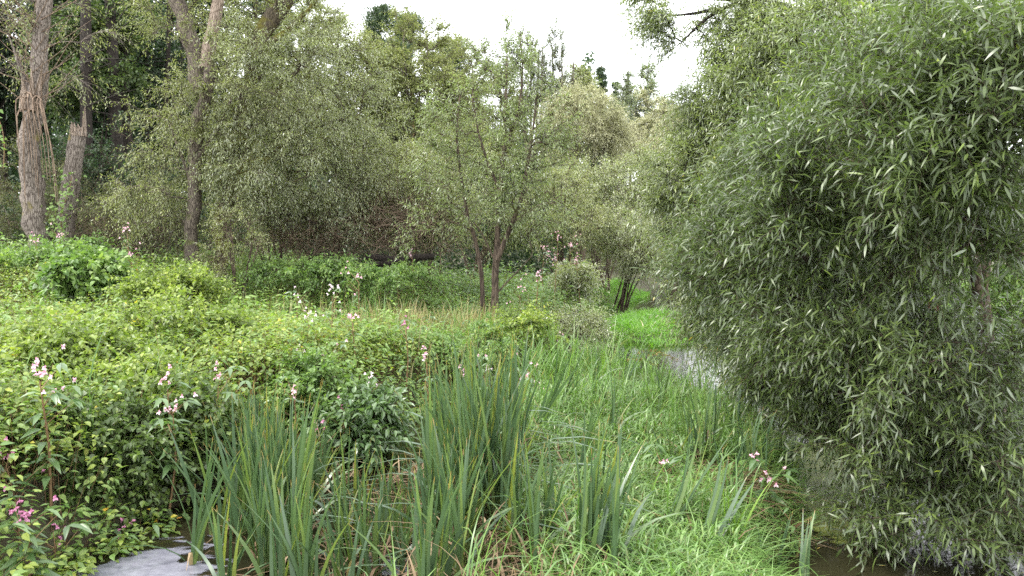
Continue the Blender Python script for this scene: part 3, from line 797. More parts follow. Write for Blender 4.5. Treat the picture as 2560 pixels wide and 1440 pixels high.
tall_tree("alder_tree", "full olive tree between the bright yellow-green tree and the slender willow", 1125, 85, 400, 43, 170, 50, "willow_olive", "bark_grey", ncl=230, leaf=(.13, .06))
tall_tree("alder_tree", "rounded soft green tree right behind the slender willow's crown", 1255, 135, 400, 44, 190, 47, "alder", "bark_grey", ncl=230, leaf=(.13, .06))
tall_tree("poplar_tree", "pale rounded poplar low in the tree line, above the willow scrub", 1630, 245, 420, 42, 150, 46, "willow_pale", "bark_grey", ncl=220, leaf=(.13, .055))
tall_tree("poplar_tree", "feathery grey poplar with upright twigs, right behind the slender willow", 1390, 70, 330, 40, 120, 55, "poplar", "bark_grey", ncl=190, leaf=(.11, .045), fork=4, upw=.8, droop=.05, lpt=6, twigs=7)
tall_tree("poplar_tree", "thin grey poplar beside the feathery one, left of it", 1325, 80, 300, 42, 90, 56, "poplar", "bark_grey", ncl=120, leaf=(.11, .045), fork=3, upw=.8, droop=.05, lpt=6, twigs=7)
tall_tree("poplar_tree", "short dull green tree left of the dark spruce", 1440, 160, 330, 46, 70, 58, "willow_olive", "bark_grey", ncl=120, leaf=(.13, .06))
tall_tree("poplar_tree", "hazy grey-green poplar right of the dark spruce", 1590, 178, 400, 52, 130, 59, "poplar", "bark_grey", ncl=240, leaf=(.15, .07), fork=2)
tall_tree("poplar_tree", "low hazy poplar at the right end of the far tree line", 1690, 220, 400, 55, 140, 60, "poplar", "bark_grey", ncl=220, leaf=(.15, .07), fork=2)
tall_tree("poplar_tree", "narrow hazy poplar between the spruce and the wider poplar", 1550, 190, 400, 50, 60, 61, "poplar", "bark_grey", ncl=100, leaf=(.14, .06))

def conifer(name, label, px, top, d, wpx, seed, spruce=True, bare_to=None):
    rs = np.random.default_rng(seed)
    b = foot(px, d)
    topz = PD(px, top, d)[2]
    w = wpx * d / F / 2
    root = thing(name, label, "tree", b)
    m = Mesh(); add_tube(m, [b, [b[0] + .1, d, (b[2] + topz) / 2], [b[0], d, topz]], [.24, .17, .03], 9, .5, .15, rs)
    z0 = b[2] + 1.5 if bare_to is None else PD(px, bare_to, d)[2]
    nb = 110 if spruce else 70
    ml = Mesh()
    f = rs.random(nb) ** .8
    z = z0 + (topz - z0) * f
    a = rs.random(nb) * 6.28
    L = w * ((1 - f) * 1.05 + .08 if spruce else (0.55 + .5 * np.sin(f * 3)) * (.5 + .6 * rs.random(nb))) * (.75 + .4 * rs.random(nb))
    D = norm(np.stack([np.cos(a), np.sin(a), np.full(nb, .05 if spruce else .35) + rs.normal(size=nb) * .15], -1))
    P0 = np.stack([np.full(nb, b[0]), np.full(nb, d), z], -1)
    add_twigs(m, P0, D, L, np.full(nb, .25 if spruce else .0), np.full(nb, .03))
    m.build("trunk", M["bark_pine"], root, b)
    for i in range(nb):
        n = int(150 + 260 * L[i] / max(w, .1)) if spruce else 120
        t = rs.random(n) ** .7 if spruce else 1 - .45 * rs.random(n)
        C = P0[i] + D[i] * (L[i] * t)[:, None] - np.array([0, 0, 1.0]) * ((.25 if spruce else 0) * L[i] * t * t)[:, None]
        C = C + rs.normal(size=(n, 3)) * (np.array([.1, .1, .05]) * (1 + w * .15) if spruce else np.array([.26, .26, .14]))
        dd = norm(D[i] * .6 + rs.normal(size=(n, 3)) * .6 + ([0, 0, -.3] if spruce else [0, 0, .4]))
        add_leaves(ml, C, dd, rs.normal(size=(n, 3)) + [0, 0, 1], .24 * (.6 + .6 * rs.random(n)), .055, 'rhomb', rs.random(n))
    ml.build("crown", M["needle"], root, b)
conifer("pine_tree", "dark round-topped pine rising behind the yellow-green trees", 955, 28, 50, 75, 71, False, 140)
conifer("pine_tree", "dark pine peeking over the bright yellow-green tree", 1030, 50, 52, 80, 72, False, 130)
conifer("pine_tree", "pine with a reddish bare trunk, right of the forked yellow-green tree", 992, 120, 47, 90, 73, False, 230)
conifer("pine_tree", "dim pine half hidden left of the far wood's gap", 1120, 120, 55, 130, 74, False, 230)
conifer("spruce_tree", "dark pointed spruce standing out against the white sky", 1500, 162, 60, 95, 75, True)
conifer("spruce_tree", "smaller dark spruce at the pointed spruce's right foot", 1535, 205, 62, 60, 76, True)

# dark deciduous wood on the left; one proto per kind, then copies turned and scaled
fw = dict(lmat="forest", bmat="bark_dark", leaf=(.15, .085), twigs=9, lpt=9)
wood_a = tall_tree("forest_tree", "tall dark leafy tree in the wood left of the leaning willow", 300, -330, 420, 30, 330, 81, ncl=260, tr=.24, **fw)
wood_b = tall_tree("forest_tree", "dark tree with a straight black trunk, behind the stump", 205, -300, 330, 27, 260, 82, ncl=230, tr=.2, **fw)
for k, (px, d, s, lab) in enumerate([
        (350, 36, 1.1, "dark leafy tree deep in the wood, behind the leaning willow's crown"),
        (20, 31, 1.05, "dark leafy tree behind the broken willow, at the wood's left end"),
        (450, 40, 1.2, "tall dim tree at the back of the wood, above the mossy leaning stem"),
        (120, 39, 1.2, "dim tree far back in the wood, between broken willow and stump"),
        (560, 43, 1.15, "dark tree behind the pale bare spar"),
        (260, 46, 1.25, "farthest dim tree seen through the dark gap in the wood"),
        (680, 44, 1.1, "dim green tree behind the mossy leaning trunk"),
        (-120, 28, 1.1, "dark tree at the wood's left edge, mostly outside the view"),
        (420, 52, 1.3, "faint trunked tree at the far back of the dark wood")]):
    src = wood_a if k % 2 == 0 else wood_b
    copy_thing(src, foot(px, d), k * 1.3 + .5, s, lab)
# lighter hazel boughs in front of the dark wood
bush("yellow-green hazel with layered boughs lit against the dark wood", 230, 24,
     [BL(250, 190, 90, 50, 24, 1.2), BL(190, 100, 100, 60, 24.5, 1.2), BL(290, 60, 80, 50, 25, 1.2), BL(170, 230, 60, 40, 24, 1)], 84, ncl=150, twigs=9, stems=4, lmat="hazel", leaf=(.11, .07), tl=(.3, .8), name="hazel_tree", cat="tree", bmat="bark_dark")
for k, (px, d) in enumerate([(345, 26), (372, 29), (398, 28), (318, 24), (225, 23), (432, 31)]):
    b = foot(px, d)
    o = thing("bare_trunk_tree", ["straight black trunk in the wood's dark gap", "thin black trunk right of the straight one in the gap", "slanting thin trunk at the gap's right side", "stout dark trunk below the yellow-green hazel",
              "dark trunk rising behind the snapped stump", "thin dim trunk beside the mossy leaning stem"][k], "tree", b)
    m = Mesh(); r0 = [.17, .11, .10, .2, .19, .10][k]
    add_tube(m, resample(np.array([b, b + [.2 * (k % 3 - 1), 0, 4], b + [.45 * (k % 3 - 1), .3, 9], b + [.6 * (k % 3 - 1), .3, 14]]), .5)[0], np.linspace(r0, r0 * .6, 29)[:len(resample(np.array([b, b + [.2 * (k % 3 - 1), 0, 4], b + [.45 * (k % 3 - 1), .3, 9], b + [.6 * (k % 3 - 1), .3, 14]]), .5)[0])], 9, .5, .2, rs)
    rr = np.random.default_rng(k + 40); n = 22
    P0 = b + np.stack([rr.normal(size=n) * .1, rr.normal(size=n) * .1, 3 + 9 * rr.random(n)], -1)
    add_twigs(m, P0, norm(rr.normal(size=(n, 3)) * [1, 1, .3] + [0, 0, .2]), .8 + 1.5 * rr.random(n), np.full(n, .1), np.full(n, .025))
    m.build("trunk", M["bark_dark"], o, b)
# the wood's floor shrubs and the farther mass behind everything
def far_mass(name, x0, x1, y, h, n, lmat, seed, leaf=(.4, .22), d=5):
    rs = np.random.default_rng(seed)
    m = Mesh()
    x = x0 + (x1 - x0) * rs.random(n); yy = y + d * rs.random(n)
    top = h * (.72 + .28 * np.sin(x * .9 + seed) * np.sin(x * .37) + .12 * np.sin(x * 2.3))
    z = ground_z(x, yy) + top * rs.random(n) ** .8
    add_leaves(m, np.stack([x, yy, z], -1), rs.normal(size=(n, 3)) - [0, 0, .3], rs.normal(size=(n, 3)) + [0, -.5, .6], leaf[0] * (.6 + .7 * rs.random(n)), leaf[1], 'rhomb', rs.random(n))
    return tag(m.build(name, M[lmat]), kind="stuff")
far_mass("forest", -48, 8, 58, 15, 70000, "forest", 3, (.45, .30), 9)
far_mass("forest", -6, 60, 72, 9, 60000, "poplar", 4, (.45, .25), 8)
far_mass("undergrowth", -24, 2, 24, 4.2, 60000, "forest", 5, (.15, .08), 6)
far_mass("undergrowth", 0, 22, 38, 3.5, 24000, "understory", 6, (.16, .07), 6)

# ------------------------------------------------------------------ right bank willows
b = on_ground(6.6, 12.5)
tree("willow_tree", "tall fine-leaved willow behind the near bush, its dark bough hanging into the sky gap", "tree", b,
     [(np.array([b, [6.4, 12.4, 2.5], [6.1, 12.2, 5.0], [6.3, 12, 8.5]]), .25, .1),
      (np.array([[6.2, 12.3, 4.6], PD(2000, 20, 12), PD(1850, -5, 11.8), PD(1790, 25, 11.7), PD(1745, 55, 11.6), PD(1705, 105, 11.5)]), .10, .012),
      (np.array([PD(1790, 22, 11.7), PD(1720, 40, 11.6), PD(1650, 40, 11.5)]), .03, .008), (np.array([PD(1850, 0, 11.8), PD(1720, -10, 11.6), PD(1610, -20, 11.5)]), .04, .01),
      (np.array([[6.4, 12.4, 2.3], PD(2150, 420, 11.8), PD(2000, 340, 11.6), PD(1850, 300, 11.5)]), .09, .02), (np.array([[6.4, 12.4, 1.8], PD(2100, 560, 11.6), PD(1950, 560, 11.3), PD(1820, 560, 11.2)]), .09, .02),
      (np.array([[6.5, 12.4, 1.2], PD(2100, 720, 11.2), PD(1950, 770, 11), PD(1820, 780, 10.8)]), .08, .02), (np.array([[6.3, 12.3, 4.0], PD(2000, 180, 11.8), PD(1920, 90, 11.6)]), .09, .02)],
     [BL(1950, 120, 190, 170, 12, 1.3, 1.2), BL(1840, 190, 80, 110, 11.4, .7, 1.3), BL(1770, 330, 70, 100, 11.3, .7, 1.2), BL(1710, 460, 75, 110, 11.2, .7, 1.2), BL(1900, 60, 90, 90, 11.6, .8, 1.2), BL(1990, 360, 130, 130, 10.6, .7, 1), BL(1890, 170, 110, 120, 9.6, .7, 1.2), BL(2040, 90, 140, 90, 9.2, .7, 1.1), BL(1800, 430, 90, 110, 9.6, .6, 1), BL(2150, 60, 230, 200, 12.5, 1.5, 1), BL(1840, 330, 130, 150, 11.5, 1.1, 1.2), BL(1800, 560, 150, 160, 11.2, 1.1, 1.2), BL(2350, -60, 260, 160, 12.5, 1.5, .8),
      BL(1650, 60, 60, 70, 11.5, .6, 1.1), BL(1780, 50, 60, 40, 11.6, .4, .5), BL(1720, -60, 130, 45, 11.7, .8, .5), BL(1615, 20, 40, 50, 11.4, .4, 1.1), BL(1690, 120, 35, 35, 11.5, .3, .7), BL(2000, 480, 180, 170, 11.5, 1.2, 1), BL(1780, 760, 80, 90, 11, .8, 1), BL(1900, 850, 160, 110, 10.5, .9, .9), BL(2050, 270, 170, 140, 11.5, 1.0, 1.2), BL(2250, 200, 180, 140, 12, 1.0, 1.2), BL(2450, 120, 180, 140, 12, 1.0, 1), BL(1900, 190, 90, 100, 11.4, .8, 1)],
     ncl=1400, twigs=11, tl=(.25, .65), lpt=10, leaf=(.088, .0165), lmat="willow_tall", bmat="bark_dark", rtip=.004, seed=15, droop=.22, upw=.25, kind='lance', twig_r=.003, shell=2.2)

b = on_ground(5.3, 8.2)
nw = tree("willow_bush", "huge glossy near willow overhanging the dark water on the right", "bush", b,
     [(np.array([b, [4.95, 7.9, 1.3], [4.4, 7.3, 2.4], [3.9, 6.6, 3.3]]), .08, .02), (np.array([b, [5.0, 8.0, 1.6], [4.8, 7.8, 3.2], [4.7, 7.4, 4.6]]), .07, .02), (np.array([[4.4, 7.3, 2.4], [3.9, 7.5, 3.4], [3.4, 7.6, 4.2]]), .035, .014),
      (np.array([b, [4.6, 7.7, 1.0], [3.7, 7.2, 1.5], [2.9, 7.2, 1.9]]), .06, .015), (np.array([b, [4.9, 7.3, .9], [4.2, 6.4, .8], [3.4, 6.0, .6]]), .05, .012),
      (np.array([b, [5.0, 7.4, 1.4], [4.4, 6.2, 2.0], [3.6, 5.2, 2.6]]), .055, .014), (np.array([b, [5.3, 7.6, 1.9], [4.9, 6.2, 2.9], [4.2, 5.2, 3.4]]), .05, .014)],
     [BL(2380, 330, 230, 220, 5.0, .8, 1.3), BL(2150, 480, 250, 230, 6.3, .9, 1.2), BL(2360, 600, 200, 150, 5.7, .7, 1.1), BL(1930, 620, 190, 200, 7.6, .9, 1.1), BL(1880, 790, 120, 110, 8.2, .7, .9), BL(2100, 800, 220, 180, 6.6, .9, 1.1),
      BL(2330, 900, 260, 170, 5.9, .8, 1.0), BL(2000, 960, 170, 100, 7.2, .8, .9), BL(2250, 1090, 260, 110, 6.2, .8, .9), BL(2430, 1120, 180, 150, 5.6, .7, .9), BL(2330, 1290, 220, 70, 5.6, .6, .7), BL(2480, 170, 150, 130, 4.8, .7, 1),
      BL(2250, 1210, 180, 70, 6.0, .5, .6), BL(1790, 660, 110, 90, 8.4, .7, .9), BL(2320, 180, 200, 130, 5.8, .8, .9), BL(2080, 310, 170, 150, 7.4, .8, .9), BL(1900, 440, 120, 150, 8.2, .7, .9), BL(2150, 150, 130, 90, 7.4, .8, .6)],
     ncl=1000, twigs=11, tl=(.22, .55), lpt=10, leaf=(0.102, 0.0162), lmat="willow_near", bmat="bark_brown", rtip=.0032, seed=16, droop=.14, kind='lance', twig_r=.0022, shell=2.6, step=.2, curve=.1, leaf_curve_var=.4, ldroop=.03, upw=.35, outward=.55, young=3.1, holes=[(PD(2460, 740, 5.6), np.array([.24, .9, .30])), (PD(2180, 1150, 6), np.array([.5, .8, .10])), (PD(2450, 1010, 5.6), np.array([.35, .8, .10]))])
mt = Mesh()
for k in range(9):
    c = PD(2330 + rs.normal() * 8, 750 + rs.normal() * 20, 6.2)
    add_leaves(mt, c[None], np.array([[rs.normal() * .3, rs.normal() * .3, -1]]), np.array([[0, -1, .2]]), .13, .025, 'lance', .5)
mt.build("withered_leaves", plain_mat("withered_leaf", [(0, (.20, .08, .05)), (1, (.25, .10, .06))]), nw, b)

bush("green shrub seen through the near willow on the far right bank", 2600, 12.5, [BL(2420, 720, 150, 90, 12.5, 1.2), BL(2560, 740, 150, 120, 12, 1.2)], 85, ncl=90, twigs=8, lmat="nettle", leaf=(.08, .045), stems=6, kind='ovate')

# ------------------------------------------------------------------ undergrowth of the left bank
def herb_top(x, y):
    """how high the herbs stand above the ground"""
    f = fnoise(x + 3, y - 2, 1.6)
    hh = .60 + .34 * f + .30 * fnoise(x, y, 4.5)
    hh = hh + .55 * sstep(y, 11, 17) * sstep(-x, 4, 8) + .12 * sstep(y, 10, 16)
    hh = hh * (1 - .5 * np.exp(-((x + 1.0) / 2.3) ** 2 - ((y - 13.2) / 2.0) ** 2))
    return hh * np.clip(.35 + sstep(left_in(x, y), -.1, .8), 0, 1)

def dry_zone(x, y):
    return np.exp(-(((x + 1.6) / 1.8) ** 2 + ((y - 14.0) / 1.5) ** 2))

def herbs(name, region, n, lmat, seed, leaf, lps, aspect=.62, tall=1.0, kind='ovate', stem="balsam_stem", tint=(0, 1), lean=.25, top_only=.55):
    """n leafy shoots scattered where region(x, y) lets them, as one carpet"""
    rs = np.random.default_rng(seed)
    y = 4.6 + 20 * rs.random(n * 6) ** 1.5
    x = (rs.random(n * 6) * 2 - 1) * (.74 * y + 1.2)
    keep = rs.random(n * 6) < region(x, y)
    x, y = x[keep][:n], y[keep][:n]; n = len(x)
    g = ground_z(x, y); h = herb_top(x, y) * tall * (.72 + .4 * rs.random(n))
    P0 = np.stack([x, y, np.maximum(g, -.05)], -1)
    D = norm(np.stack([rs.normal(size=n) * lean, rs.normal(size=n) * lean, np.ones(n)], -1))
    edge = (1 - sstep(left_in(x, y), 0, .6))[:, None]
    D = norm(D + edge * np.array([.5, -.45, -.15]))
    m = Mesh(); add_twigs(m, P0, D, h, np.full(n, .12), np.full(n, .004), 2)
    t = (1 - top_only) + top_only * np.sqrt(rs.random((n, lps)))
    C = P0[:, None] + D[:, None] * (h[:, None] * t)[..., None] - np.array([0, 0, 1.0]) * (.12 * h[:, None] * t * t)[..., None]
    a = rs.random((n, lps)) * 6.28
    lat = np.stack([np.cos(a), np.sin(a), .1 + rs.normal(size=(n, lps)) * .3], -1)
    C = C + lat * (.03 + .09 * rs.random((n, lps)))[..., None]
    U = np.array([0, -.15, 1.0]) + rs.normal(size=(n, lps, 3)) * .33
    size = leaf * (.55 + .7 * rs.random((n, lps)))
    pt = np.clip(.5 + .5 * fnoise(x + 9, y + 4, 1.2) + rs.normal(size=n) * .2, 0, 1)
    tt = np.clip(tint[0] + (tint[1] - tint[0]) * (.45 * pt[:, None] + .55 * rs.random((n, lps))), 0, 1)
    tt = np.where(rs.random((n, lps)) < .02, .95 + .05 * rs.random((n, lps)), tt)
    ml = Mesh(); add_leaves(ml, C.reshape(-1, 3), (lat - [0, 0, .25]).reshape(-1, 3), U.reshape(-1, 3), size.ravel(), (size * aspect).ravel(), kind, tt.ravel(), .2)
    o = tag(ml.build(name, M[lmat], smooth=False), kind="stuff")
    s_ = m.build("herb_stems", M[stem], o)
    s_["kind"] = "stuff"
    return o

land = lambda x, y: (left_in(x, y) > -.1).astype(float)
herbs("undergrowth", lambda x, y: land(x, y) * (.22 + .78 * sstep(left_in(x, y), .3, 1.0)) * np.clip(.55 + 1.3 * fnoise(x + 7, y, 3.1), .1, 1) * (1 - sstep(y + .6 * x, 9, 12.5)) * (1 - .9 * dry_zone(x, y)) , 16000, "bramble", 61, .058, 11, .68)
herbs("undergrowth", lambda x, y: land(x, y) * (.12 + .88 * sstep(y + .6 * x, 7, 12)) * (1 - .93 * dry_zone(x, y)), 13000, "nettle", 62, .075, 11, .5, 1.05)
herbs("undergrowth", lambda x, y: (right_in(x, y) > 0).astype(float), 4500, "nettle", 63, .075, 9, .5, 1.0)

herbs("tall_herbs", lambda x, y: land(x, y) * sstep(left_in(x, y), .1, .5) * (1 - .8 * dry_zone(x, y)) * sstep(y, 8, 10) * np.clip(.35 + 1.2 * fnoise(x + 2, y, 2.2), 0, 1), 2600, "nettle", 64, .105, 15, .36, 1.42, top_only=.75, tint=(.2, 1))
herbs("tall_herbs", lambda x, y: land(x, y) * sstep(left_in(x, y), .1, .5) * np.clip(.2 + 1.2 * fnoise(x - 4, y + 3, 1.9), 0, 1) * sstep(y, 7.2, 8.4) * sstep(x, -3.5, -1.5), 1500, "balsam_leaf", 65, .12, 15, .30, 1.45, top_only=.7)

def mound(label, px, py, d, rx, ry, rd, seed, lmat="bramble", leaf=(.062, .044), ncl=60, cat="bush", name="bramble_bush", **kw):
    c = PD(px, py, d)
    b = on_ground(c[0], d); b[2] = max(b[2], -.05)
    R = np.array([rx * d / F, rd, ry * d / F])
    blobs = [(c[0], c[1], max(c[2], b[2] + .1), *R, 1)]
    rs = np.random.default_rng(seed)
    tr = [(np.array([b + rs.normal(size=3) * [.1, .1, 0], b * .5 + c * .5 + rs.normal(size=3) * .08, c + rs.normal(size=3) * R * .4]), .008, .004) for k in range(5)]
    kw_ = dict(twigs=9, tl=(.12, .55), lpt=9, kind='ovate', rtip=.0022, droop=.35, twig_r=.0025, shell=2.2, upw=.5, step=.15, sides=4, bmat="bark_brown", clump=.45, outward=.6)
    kw_.update(kw)
    return tree(name, label, cat, b, tr, blobs, ncl=ncl, leaf=leaf, lmat=lmat, seed=seed, **kw_)

mound("bramble mound hanging over the dark water below the large pink balsam on the left", 120, 1130, 6.2, 170, 120, .5, 201, ncl=60, lmat="bramble_shaded")
mound("bramble mound dropping to the pale pool, left of the cattails", 300, 1170, 6.5, 130, 130, .45, 202, ncl=60, lmat="bramble_shaded")
mound("bramble crest with yellowing leaves above the dark hollow", 330, 990, 7.2, 150, 70, .6, 203, ncl=80)
mound("bramble clump with trailing shoots just behind the left cattails", 480, 1090, 7.0, 90, 110, .45, 204, lmat="bramble_shaded", ncl=50)
mound("rounded bramble hump at the far left, beside the big balsam", 150, 900, 8.0, 180, 80, .8, 205, ncl=80)
mound("yellow-green bramble swell in the middle of the left bank", 420, 840, 9.5, 170, 70, .9, 206, ncl=90)
mound("pale green leafy bush with large leaves at the back of the bramble bank", 215, 690, 13, 70, 40, .6, 207, lmat="nettle", leaf=(.11, .085), ncl=50)
mound("bright green leafy swell near the leaning trunk's foot", 440, 720, 12.5, 120, 40, .8, 208, ncl=70)
mound("green nettle clump above the dark bank edge, between the cattail stands", 790, 1010, 8.6, 120, 100, .6, 209, lmat="nettle", leaf=(.07, .04), ncl=80)
mound("dark green leafy clump at the water's edge behind the cattail gap", 900, 1060, 8.2, 70, 60, .4, 210, lmat="balsam_leaf", leaf=(.10, .045), ncl=45)
mound("bushy green clump right behind the centre cattails", 1200, 860, 11.5, 90, 55, .7, 211, lmat="nettle", leaf=(.07, .036), ncl=28)
mound("leafy yellow-green bush overhanging the narrow dark channel", 1310, 830, 12.3, 80, 55, .6, 212, lmat="bramble", ncl=40)
mound("small grey-leaved willow shrub at the stream's left edge", 1440, 835, 14.0, 80, 55, .7, 213, lmat="willow_grey", leaf=(.06, .017), kind='lance', ncl=110, name="willow_bush", upw=.5)
mound("dark leafy willow shrub above the grey-leaved one on the left edge", 1440, 705, 17, 45, 40, .5, 214, lmat="willow_grey", leaf=(.09, .022), kind='lance', ncl=70, name="willow_bush", upw=.5)
mound("dense nettle bank under the fallen log", 950, 690, 15.5, 150, 26, .8, 215, lmat="nettle", leaf=(.08, .035), ncl=45)
mound("dark green nettle bank left of the fallen log, under the bush willow", 760, 680, 15.5, 140, 28, .8, 216, lmat="nettle", leaf=(.08, .035), ncl=45)
mound("tall leafy growth at the far left under the broken willow", 60, 670, 14.5, 150, 45, 1.1, 217, lmat="nettle", leaf=(.09, .04), ncl=60)
mound("green growth round the foot of the snapped stump", 190, 640, 15.5, 110, 30, .8, 218, lmat="nettle", leaf=(.085, .04), ncl=40)

# ------------------------------------------------------------------ grass
def grass(name, pts, h, lean, w, mat, seed, droop=.35, nseg=5, tint=(0, 1), raise_=0):
    rs = np.random.default_rng(seed)
    n = len(pts)
    x, y = pts[:, 0], pts[:, 1]
    P = np.stack([x, y, np.maximum(ground_z(x, y), -.02) - .01], -1)
    big = np.clip(1 + .5 * fnoise(x, y, 3.0) + .35 * fnoise(x + 5, y, 7.0), .2, 2)
    hh = h * (.55 + .6 * rs.random(n)) * big
    low = 1 - .5 * sstep(y, 7.5, 11) * (seed < 320) * (seed != 310)
    hh = hh * low
    P[:, 2] += raise_ * rs.random(n) ** .8 * big * low
    m = Mesh()
    clump = np.clip(.5 + .5 * fnoise(x, y, 5), 0, 1)
    tt = np.clip(tint[0] + (tint[1] - tint[0]) * (rs.random(n) * .75 + clump * .25), 0, 1)
    az = rs.random(n) * 6.28 + 1.3 * fnoise(x, y, 1.5)
    add_blades(m, P, az, hh, lean * (.3 + 1.0 * rs.random(n)), droop * (.3 + 1.1 * rs.random(n)), w * (.6 + .7 * rs.random(n)), nseg, tt, rs)
    return tag(m.build(name, M[mat]), kind="stuff")

def scatter(n, x0, x1, y0, y1, ok, seed, yp=1.0):
    rs = np.random.default_rng(seed)
    x = x0 + (x1 - x0) * rs.random(n); y = y0 + (y1 - y0) * rs.random(n) ** yp
    return np.stack([x, y], -1)[rs.random(n) < ok(x, y)]

grass("meadow_grass", scatter(7000, -6, 1, 6, 13.5, lambda x, y: sstep(left_in(x, y), .2, .6) * np.clip(.3 + 1.2 * fnoise(x, y, 2.6), 0, 1), 319), .95, .35, .012, "grass", 320, .35, 5)
grass("dead_stalks", scatter(700, -7, 1, 6.5, 12.5, lambda x, y: sstep(left_in(x, y), .3, .8) * np.clip(.3 + 1.3 * fnoise(x + 4, y, 2.1), 0, 1), 321), .95, .25, .008, "cattail_dry", 322, .08, 4)
islet = lambda x, y: sstep(poly_sd(x, y, ISLET), -.15, .15) * (1 - .9 * np.exp(-((x - 1.75) / .42) ** 2 - ((y - 6.15) / .45) ** 2))
grass("grass", scatter(34000, -1, 3.2, 2.8, 12.4, lambda x, y: islet(x, y) * sstep(x + .25 * (y - 6), -.5, .5), 301, 1.2), .42, .38, .010, "grass", 302, .6)
grass("leafy_grass", scatter(50000, -1, 3.2, 2.8, 12.4, lambda x, y: islet(x, y) * sstep(x + .25 * (y - 6), -.5, .5), 315, 1.2), .14, .19, .013, "grass", 316, .9, 4, raise_=.27)
grass("grass", scatter(3800, -1, 3.2, 3, 12.4, lambda x, y: islet(x, y) * np.clip(.4 + 1.2 * fnoise(x, y, 2.9), 0, 1), 323), .80, .45, .012, "grass", 324, .5, 6)
grass("grass", scatter(2600, 0, 3.3, 10.4, 12.6, lambda x, y: sstep(poly_sd(x, y, ISLET), -.15, .05) * (1 - sstep(poly_sd(x, y, ISLET), .5, .8)), 325), 1.25, .5, .011, "grass", 326, .45, 6)
grass("dry_grass", scatter(6500, -1, 3.2, 3, 12.4, lambda x, y: islet(x, y) * (.25 + .75 * sstep(.4 - x, 0, 1)), 303), .50, .3, .008, "cattail_dry", 304, .5)
grass("lush_grass", scatter(16000, 1.8, 5.6, 15.5, 23.5, lambda x, y: sstep(patch_in(x, y) + .35 * fnoise(x, y, 3), -.1, .25), 305), .50, .25, .016, "lush", 306, .5, 4)
grass("lush_grass", scatter(2500, 1.8, 5.6, 15.5, 23.5, lambda x, y: sstep(patch_in(x, y) + .4 * fnoise(x, y, 2.3), 0, .3), 317), .75, .4, .014, "grass", 318, .5, 4)
grass("lush_grass", scatter(26000, .5, 6.5, 17.5, 31, lambda x, y: sstep(left_in(x, y), -.12, .05) * (1 - sstep(left_in(x, y), 1.0, 1.8)), 307), .5, .3, .018, "lush", 308, .5, 4)
grass("meadow_grass", scatter(30000, -7, 2.5, 9, 17, lambda x, y: land(x, y) * np.clip(.06 + .9 * dry_zone(x, y) * np.clip(.5 + 1.2 * fnoise(x, y, 2.4), 0, 1), 0, 1), 309), .62, .22, .010, "straw", 310, .3, 4)
grass("meadow_grass", scatter(24000, -5, 3, 11, 22, lambda x, y: land(x, y) * .7, 311), .7, .28, .012, "grass", 312, .4, 4)
grass("meadow_grass", scatter(9000, 4, 16, 5, 30, lambda x, y: (right_in(x, y) > 0) * 1.0, 313), .6, .3, .014, "lush", 314, .4, 4)

# ------------------------------------------------------------------ cattails
def cattail_proto(seed, h, n=7, spread=.16, dry=2, w=.026, lean0=.0, bent=1, mat="cattail"):
    """one shoot: a fan of long leaves from one foot, with a withered leaf or two"""
    rs = np.random.default_rng(seed)
    root = thing("cattail", "cattail", "cattail", (0, 0, 0))
    m = Mesh()
    az = np.where(rs.random(n) < .5, 0, math.pi) + rs.normal(size=n) * .35
    P = np.stack([rs.normal(size=n) * .035, rs.normal(size=n) * .035, np.full(n, -.08)], -1)
    hh = h * (.62 + .42 * rs.random(n)); hh[0] = h
    ln = spread * (.1 + 2.4 * rs.random(n) ** 1.4) * h; ln[0] *= .3
    dr = .03 + .12 * rs.random(n) ** 2
    if bent and rs.random() < .75:
        dr[-1] = .5 + .25 * rs.random(); ln[-1] = .65 * h; hh[-1] *= .9
    add_blades(m, P, az, hh, ln, dr, w * (.75 + .4 * rs.random(n)), 8, rs.random(n), rs)
    m.build("leaf_fan", M[mat], root)
    if dry:
        m = Mesh()
        k = dry
        add_blades(m, np.tile([[0, 0, -.05]], (k, 1)) + rs.normal(size=(k, 3)) * [.03, .03, 0], rs.random(k) * 6.28, h * (.3 + .4 * rs.random(k)), .15 + .45 * rs.random(k), .1 + .8 * rs.random(k), np.full(k, w * .8), 7, rs.random(k), rs)
        m.build("dry_leaf", M["cattail_dry"], root)
    return root

protos = [cattail_proto(401 + k, 1.6, 7 + k % 4, .10 + .025 * (k % 3), 1 + k % 3, .043) for k in range(9)]
used = set()
def cattail(x, y, h, label, group, az, tilt=0.0, k=None, rs=np.random.default_rng(77)):
    k = int(rs.integers(len(protos))) if k is None else k
    z = max(float(ground_z(x, y)), -.12)
    s = h / 1.6
    loc = (x, y, z)
    tl = (rs.normal() * .06, tilt + rs.normal() * .07)
    sc = (min(1.15, .6 + .4 * s) * .95, min(1.15, .6 + .4 * s) * .95, s)
    if k not in used:
        used.add(k)
        r = protos[k]; r.location = loc; r.rotation_euler = (tl[0], tl[1], az); r.scale = sc; r["label"] = label; r["group"] = group
        return r
    return copy_thing(protos[k], loc, az, sc, label, tl, group)

